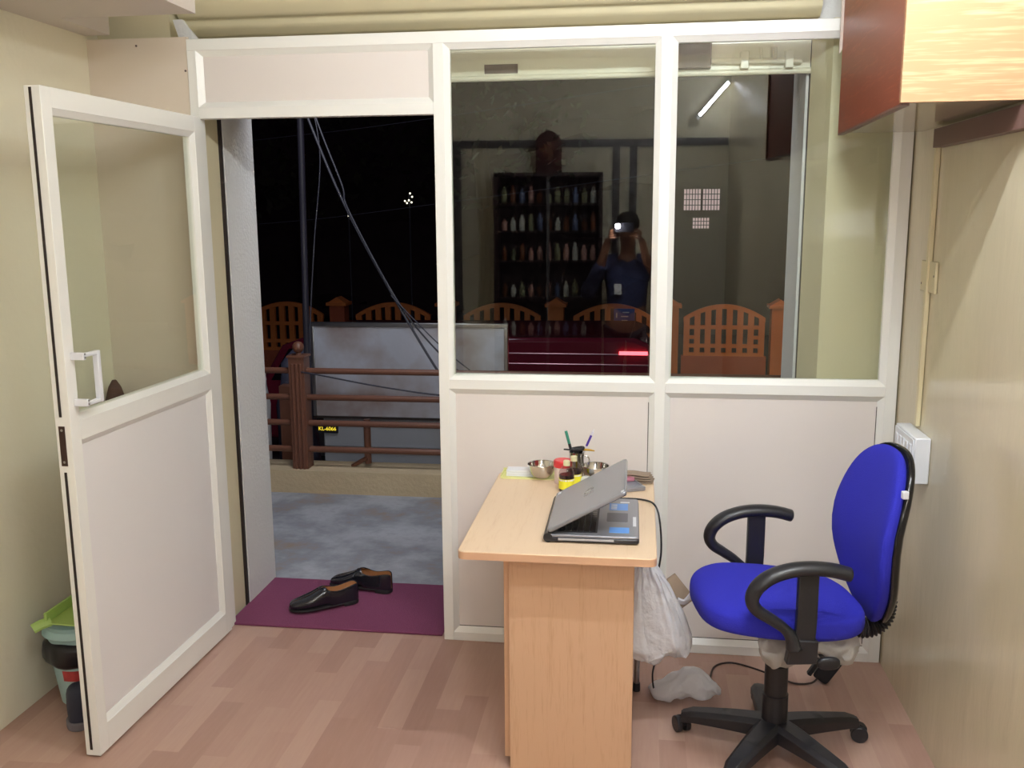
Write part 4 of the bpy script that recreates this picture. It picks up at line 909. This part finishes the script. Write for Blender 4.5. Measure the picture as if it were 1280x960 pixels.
bm = new(); superell(bm, 0.10, 0.045, 0.055, 0.5, 0.6, 30, 14, lambda p: Vector((p.x, p.y, 0.070 + p.z*(1.2 - 0.5*(p.x/0.1))))); obj('upper', bm, mat('dark_slate_canvas', col(44, 48, 66), 0.6), bs, angle=180)
bm = new(); prism(bm, rrect(-0.105, 0.105, -0.048, 0.048, 0.040), 0, 0.028, 2); obj('sole', bm, mat('grey_rubber', col(112, 108, 116), 0.7), bs, bevel=0.004)
um = thing('umbrella', 'furled dark brown umbrella standing in the corner behind the door', 'umbrella', (-2.052, 3.44, 0))
bm = new(); lathe(bm, [(0.006, 0.10), (0.022, 0.30), (0.034, 0.70), (0.042, 0.93), (0.038, 0.98), (0.024, 1.030), (0.008, 1.058)], 18); obj('canopy', bm, mat('dark_brown_cloth', col(92, 66, 58), 0.7), um)
bm = new(); cyl(bm, (0, 0, 0), (0, 0, 0.12), 0.004); obj('shaft', bm, steel, um)

# ================================================================== LAMPS
tubeM = mat('lit_fluorescent_tube', (1, 1, 1, 1), 0.5, emit=(0.90, 0.965, 1.0, 1), es=TUBE_POWER)
tubeB = mat('lit_back_tube', (1, 1, 1, 1), 0.5, emit=(0.93, 0.95, 1.0, 1), es=BACK_TUBE_POWER)
tl = thing('tube_light', 'fluorescent tube fixture hung across the room, over the desk end', 'lamp', (0.42, 1.90, 2.69))
bm = new(); cyl(bm, (-0.22, 0, -0.032), (0.28, 0, -0.032), 0.016, n=12); obj('tube', bm, tubeM, tl)
B('batten', white, tl, -0.26, 0.32, -0.022, 0.022, 0, 0.045, bevel=0.003)
for x in (-0.24, 0.30):
    bm = new(); box(bm, x-0.010, x+0.010, -0.014, 0.014, -0.050, 0.0); obj('lamp_holder', bm, white, tl)
    bm = new(); cyl(bm, (x*0.8, 0, 0.045), (x*0.8, 0, ZC-2.69), 0.005, n=8); obj('hanger_rod', bm, steel, tl)
fill_tube = thing('tube_light', 'added unseen fill tube fixture near the middle of the ceiling', 'lamp', (0.10, 1.05, 2.95))  # made-up tube, kept out of view, to lift the dim walls
bm = new(); cyl(bm, (-0.40, 0, -0.032), (0.40, 0, -0.032), 0.016, n=12); obj('tube', bm, mat('added_fill_tube', (1, 1, 1, 1), 0.5, emit=(0.90, 0.965, 1.0, 1), es=FILL_TUBE_POWER), fill_tube)
B('batten', white, fill_tube, -0.44, 0.44, -0.022, 0.022, 0, ZC-2.95, bevel=0.003)
for x in (-0.42, 0.42):
    bm = new(); box(bm, x-0.010, x+0.010, -0.014, 0.014, -0.050, 0.0); obj('lamp_holder', bm, white, fill_tube)
t2 = thing('tube_light', 'slanted fluorescent tube on the wall behind the photographer', 'lamp', (0.80, YB+0.03, 2.70), 0)
bm = new(); cyl(bm, (-0.12, 0.045, -0.13), (0.10, 0.045, 0.12), 0.013, n=12); obj('tube', bm, tubeB, t2)
bm = new(); cyl(bm, (-0.14, 0.0, -0.15), (0.11, 0.0, 0.14), 0.022, n=8); obj('batten', bm, white, t2)

# ================================================================== REAR OF THE ROOM (seen as a reflection)
rp = thing('wall_rear_frame', 'grey aluminium rails dividing the rear wall', 'frame', (0, YB, 0), kind='structure')
gr = mat('grey_aluminium', col(104, 102, 104), 0.4, 0.3)
bm = new(); box(bm, XL+0.01, XR-0.01, 0.002, 0.03, 2.34, 2.40); obj('rail', bm, gr, rp)
for x in (-1.62, -1.30, 0.02, 0.16):
    bm = new(); box(bm, x-0.03, x+0.03, 0.002, 0.028, 0, 2.34); obj('upright', bm, gr, rp)
mc2 = thing('medicine_cabinet', 'dark glazed medicine cabinet against the rear wall', 'cabinet', (-0.53, -0.93, 0))
dkw = mat('dark_cabinet_wood', col(52, 38, 40), 0.4)
bm = new(); box(bm, -0.44, 0.44, 0, 0.012, 0.0, 2.12); box(bm, -0.44, -0.41, 0, 0.28, 0, 2.12); box(bm, 0.41, 0.44, 0, 0.28, 0, 2.12); box(bm, -0.44, 0.44, 0, 0.28, 2.09, 2.12); box(bm, -0.44, 0.44, 0, 0.28, 0, 0.08); obj('carcass', bm, dkw, mc2)
for z in (0.45, 0.80, 1.12, 1.42, 1.66, 1.88): B('shelf', dkw, mc2, -0.41, 0.41, 0.012, 0.25, z-0.015, z)
B('cabinet_frame', gr, mc2, -0.012, 0.012, 0.262, 0.28, 0.08, 2.09)
bcols = [mat('bottle_white', col(206, 206, 200), 0.4), mat('bottle_amber', col(110, 64, 38), 0.2), mat('carton_pink', col(196, 150, 140), 0.6), mat('carton_olive', col(140, 142, 110), 0.6), mat('bottle_blue', col(96, 112, 150), 0.3)]
def small_bottle(loc, m, h, lab):
    bm = new(); lathe(bm, [(0.022, 0), (0.024, 0.004), (0.024, h*0.68), (0.012, h*0.82), (0.012, h)], 12); 
    return tag(obj('medicine_bottle', bm, m, loc=loc), lab, 'bottle', 'medicine bottles in the rear cabinet')
names = ['white', 'amber', 'pink', 'olive', 'blue']
for si, z in enumerate((0.80, 1.12, 1.42, 1.66, 1.88)):
    for k in range(11):
        i = random.randrange(5)
        small_bottle((-0.53-0.365+0.073*k, -0.93+0.15+random.uniform(-0.03, 0.03), z), bcols[i], random.uniform(0.09, 0.15), '%s medicine bottle on the %s shelf of the rear glazed cabinet' % (names[i], ('lowest filled', 'second filled', 'middle', 'second highest', 'topmost')[si]))
ck = thing('arched_wall_clock', 'dark wooden arched clock standing on the medicine cabinet', 'clock', (-0.53, -0.80, 2.12))
pts = [(-0.105, 0), (0.105, 0), (0.105, 0.23)] + [(0.105*math.cos(a), 0.23+0.105*math.sin(a)) for a in [PI*k/12 for k in range(1, 12)]] + [(-0.105, 0.23)]
bm = new(); prism(bm, pts, -0.04, 0.04, 1); obj('case', bm, mat('dark_red_wood', col(72, 30, 26), 0.35), ck, bevel=0.004)
bm = new(); cyl(bm, (0, 0.04, 0.19), (0, 0.046, 0.19), 0.06, n=30); obj('dial', bm, mat('dim_dial', col(110, 62, 44), 0.4), ck)
# ------------------------------------------------------------------ photographer (only seen reflected)
def skin(name, V, E, m, parent, sub=2):
    me = bpy.data.meshes.new(name); me.from_pydata([v[0] for v in V], E, []); o = bpy.data.objects.new(name, me); C.objects.link(o); o.parent = parent
    me.materials.append(m); md = o.modifiers.new('skin', 'SKIN'); md.use_smooth_shade = True
    for i, v in enumerate(V):
        r = v[1]; me.skin_vertices[0].data[i].radius = r if isinstance(r, tuple) else (r, r); me.skin_vertices[0].data[i].use_root = (i == 0)
    s = o.modifiers.new('sub', 'SUBSURF'); s.levels = sub; s.render_levels = sub; return o
pr = thing('person', 'person in a navy checked shirt holding up a phone, seen reflected in the glass', 'person', (0.10, -0.36, 0))
skinM = mat('brown_skin', col(150, 104, 82), 0.5); shirt = check_shirt(); trou = mat('dark_trousers', col(34, 34, 42), 0.8)
# one continuous body
V = [((0,0,0.98),(0.15,0.105)), ((0,0,1.14),(0.15,0.105)), ((0,0,1.30),(0.175,0.11)), ((0,0.01,1.41),(0.12,0.08)), ((0,0.02,1.48),(0.052,0.052)), ((0,0.035,1.56),(0.062,0.07)), ((0,0.035,1.66),(0.072,0.088)), ((0,0.03,1.72),(0.05,0.06)),
     ((-0.18,0,1.39),0.055), ((-0.30,0.05,1.18),0.046), ((-0.20,0.20,1.42),0.036), ((-0.15,0.27,1.60),0.026),
     ((0.18,0,1.39),0.055), ((0.29,0.05,1.18),0.046), ((0.14,0.20,1.42),0.036), ((0.09,0.27,1.60),0.026),
     ((-0.09,0,0.90),0.088), ((-0.10,0.02,0.50),0.062), ((-0.11,0,0.10),0.044), ((-0.12,0.12,0.03),(0.045,0.028)),
     ((0.09,0,0.90),0.088), ((0.10,0.02,0.50),0.062), ((0.11,0,0.10),0.044), ((0.12,0.12,0.03),(0.045,0.028))]
E = [(0,1),(1,2),(2,3),(3,4),(4,5),(5,6),(6,7),(2,8),(8,9),(9,10),(10,11),(2,12),(12,13),(13,14),(14,15),(0,16),(16,17),(17,18),(18,19),(0,20),(20,21),(21,22),(22,23)]
skin('body', V, E, skinM, pr)
V2 = [((0,0,0.93),(0.162,0.118)), ((0,0,1.14),(0.162,0.118)), ((0,0,1.30),(0.187,0.122)), ((0,0.01,1.40),(0.13,0.09)), ((0,0.012,1.44),(0.07,0.065)), ((-0.18,0,1.39),0.066), ((-0.30,0.05,1.19),0.056), ((-0.235,0.145,1.345),0.046), ((0.18,0,1.39),0.066), ((0.29,0.05,1.19),0.056), ((0.19,0.145,1.345),0.046)]
skin('shirt', V2, [(0,1),(1,2),(2,3),(3,4),(2,5),(5,6),(6,7),(2,8),(8,9),(9,10)], shirt, pr)
for s_ in (-1, 1):
    bm = new(); tube(bm, [(s_*0.07, 0.005, 1.41), (s_*0.18, 0, 1.39), (s_*0.245, 0.02, 1.29), (s_*0.30, 0.05, 1.18), (s_*0.25, 0.13, 1.30), (s_*0.20, 0.19, 1.40)], 0.06, n=16, sm=5, rfun=lambda t: 0.072 - 0.026*t); obj('sleeve', bm, shirt, pr, angle=180)
V3 = [((0,0,0.97),(0.158,0.114)), ((-0.09,0,0.88),0.098), ((-0.10,0.02,0.50),0.074), ((-0.11,0,0.11),0.060), ((0.09,0,0.88),0.098), ((0.10,0.02,0.50),0.074), ((0.11,0,0.11),0.060)]
skin('trousers', V3, [(0,1),(1,2),(2,3),(0,4),(4,5),(5,6)], trou, pr)
bm = new(); superell(bm, 0.088, 0.102, 0.085, 0.9, 0.95, 30, 18, lambda p: p*1.0 + noise.noise_vector(p*40)*0.010 + Vector((0, 0.012, 1.715))); obj('hair', bm, mat('black_hair', col(18, 16, 18), 0.6), pr, angle=180)
bm = new(); superell(bm, 0.014, 0.020, 0.022, 0.9, 0.9, 12, 8, lambda p: p + Vector((0, 0.125, 1.625))); obj('nose', bm, skinM, pr)
for s in (-1, 1):
    bm = new(); superell(bm, 0.010, 0.018, 0.028, 0.9, 0.9, 12, 8, lambda p: p + Vector((s*0.078, 0.03, 1.635))); obj('ear', bm, skinM, pr)
    bm = new(); superell(bm, 0.011, 0.006, 0.006, 1, 1, 12, 8, lambda p: p + Vector((s*0.030, 0.115, 1.655))); obj('eye', bm, mat('dark_eye', col(24, 18, 18), 0.2), pr)
bm = new(); superell(bm, 0.024, 0.005, 0.006, 1, 1, 12, 8, lambda p: p + Vector((0, 0.108, 1.583))); obj('mouth', bm, mat('lips', col(130, 76, 68), 0.5), pr)
bm = new(); box(bm, -0.10, -0.045, 0.122, 0.128, 1.17, 1.25); obj('pocket_card', bm, white, pr)
for s, px in ((-1, -0.15), (1, 0.09)):
    for f in range(4):
        z = 1.58 + f*0.020 + (0.0 if s < 0 else 0.0)
        V4 = [((px, 0.285, 1.595+0.010*f), 0.010), ((px - s*0.012, 0.318, z+0.012), 0.0085), ((px - s*0.035, 0.326, z+0.020), 0.0075), ((px - s*0.055, 0.318, z+0.024), 0.0065)]
        skin('finger', V4, [(0,1),(1,2),(2,3)], skinM, pr, 1)
    skin('thumb', [((px, 0.270, 1.60), 0.011), ((px - s*0.020, 0.282, 1.625), 0.009), ((px - s*0.045, 0.290, 1.640), 0.008)], [(0,1),(1,2)], skinM, pr, 1)
bm = new(); prism(bm, rrect(-0.070, 0.070, -0.034, 0.034, 0.010), -0.010, -0.004, 2)
for v in bm.verts: v.co = Vector((v.co.x, v.co.z, v.co.y))
tag(obj('camera_phone', bm, blackG, loc=(0.060, -0.010, 1.676)), 'dark phone held up by the photographer in the reflection', 'phone')
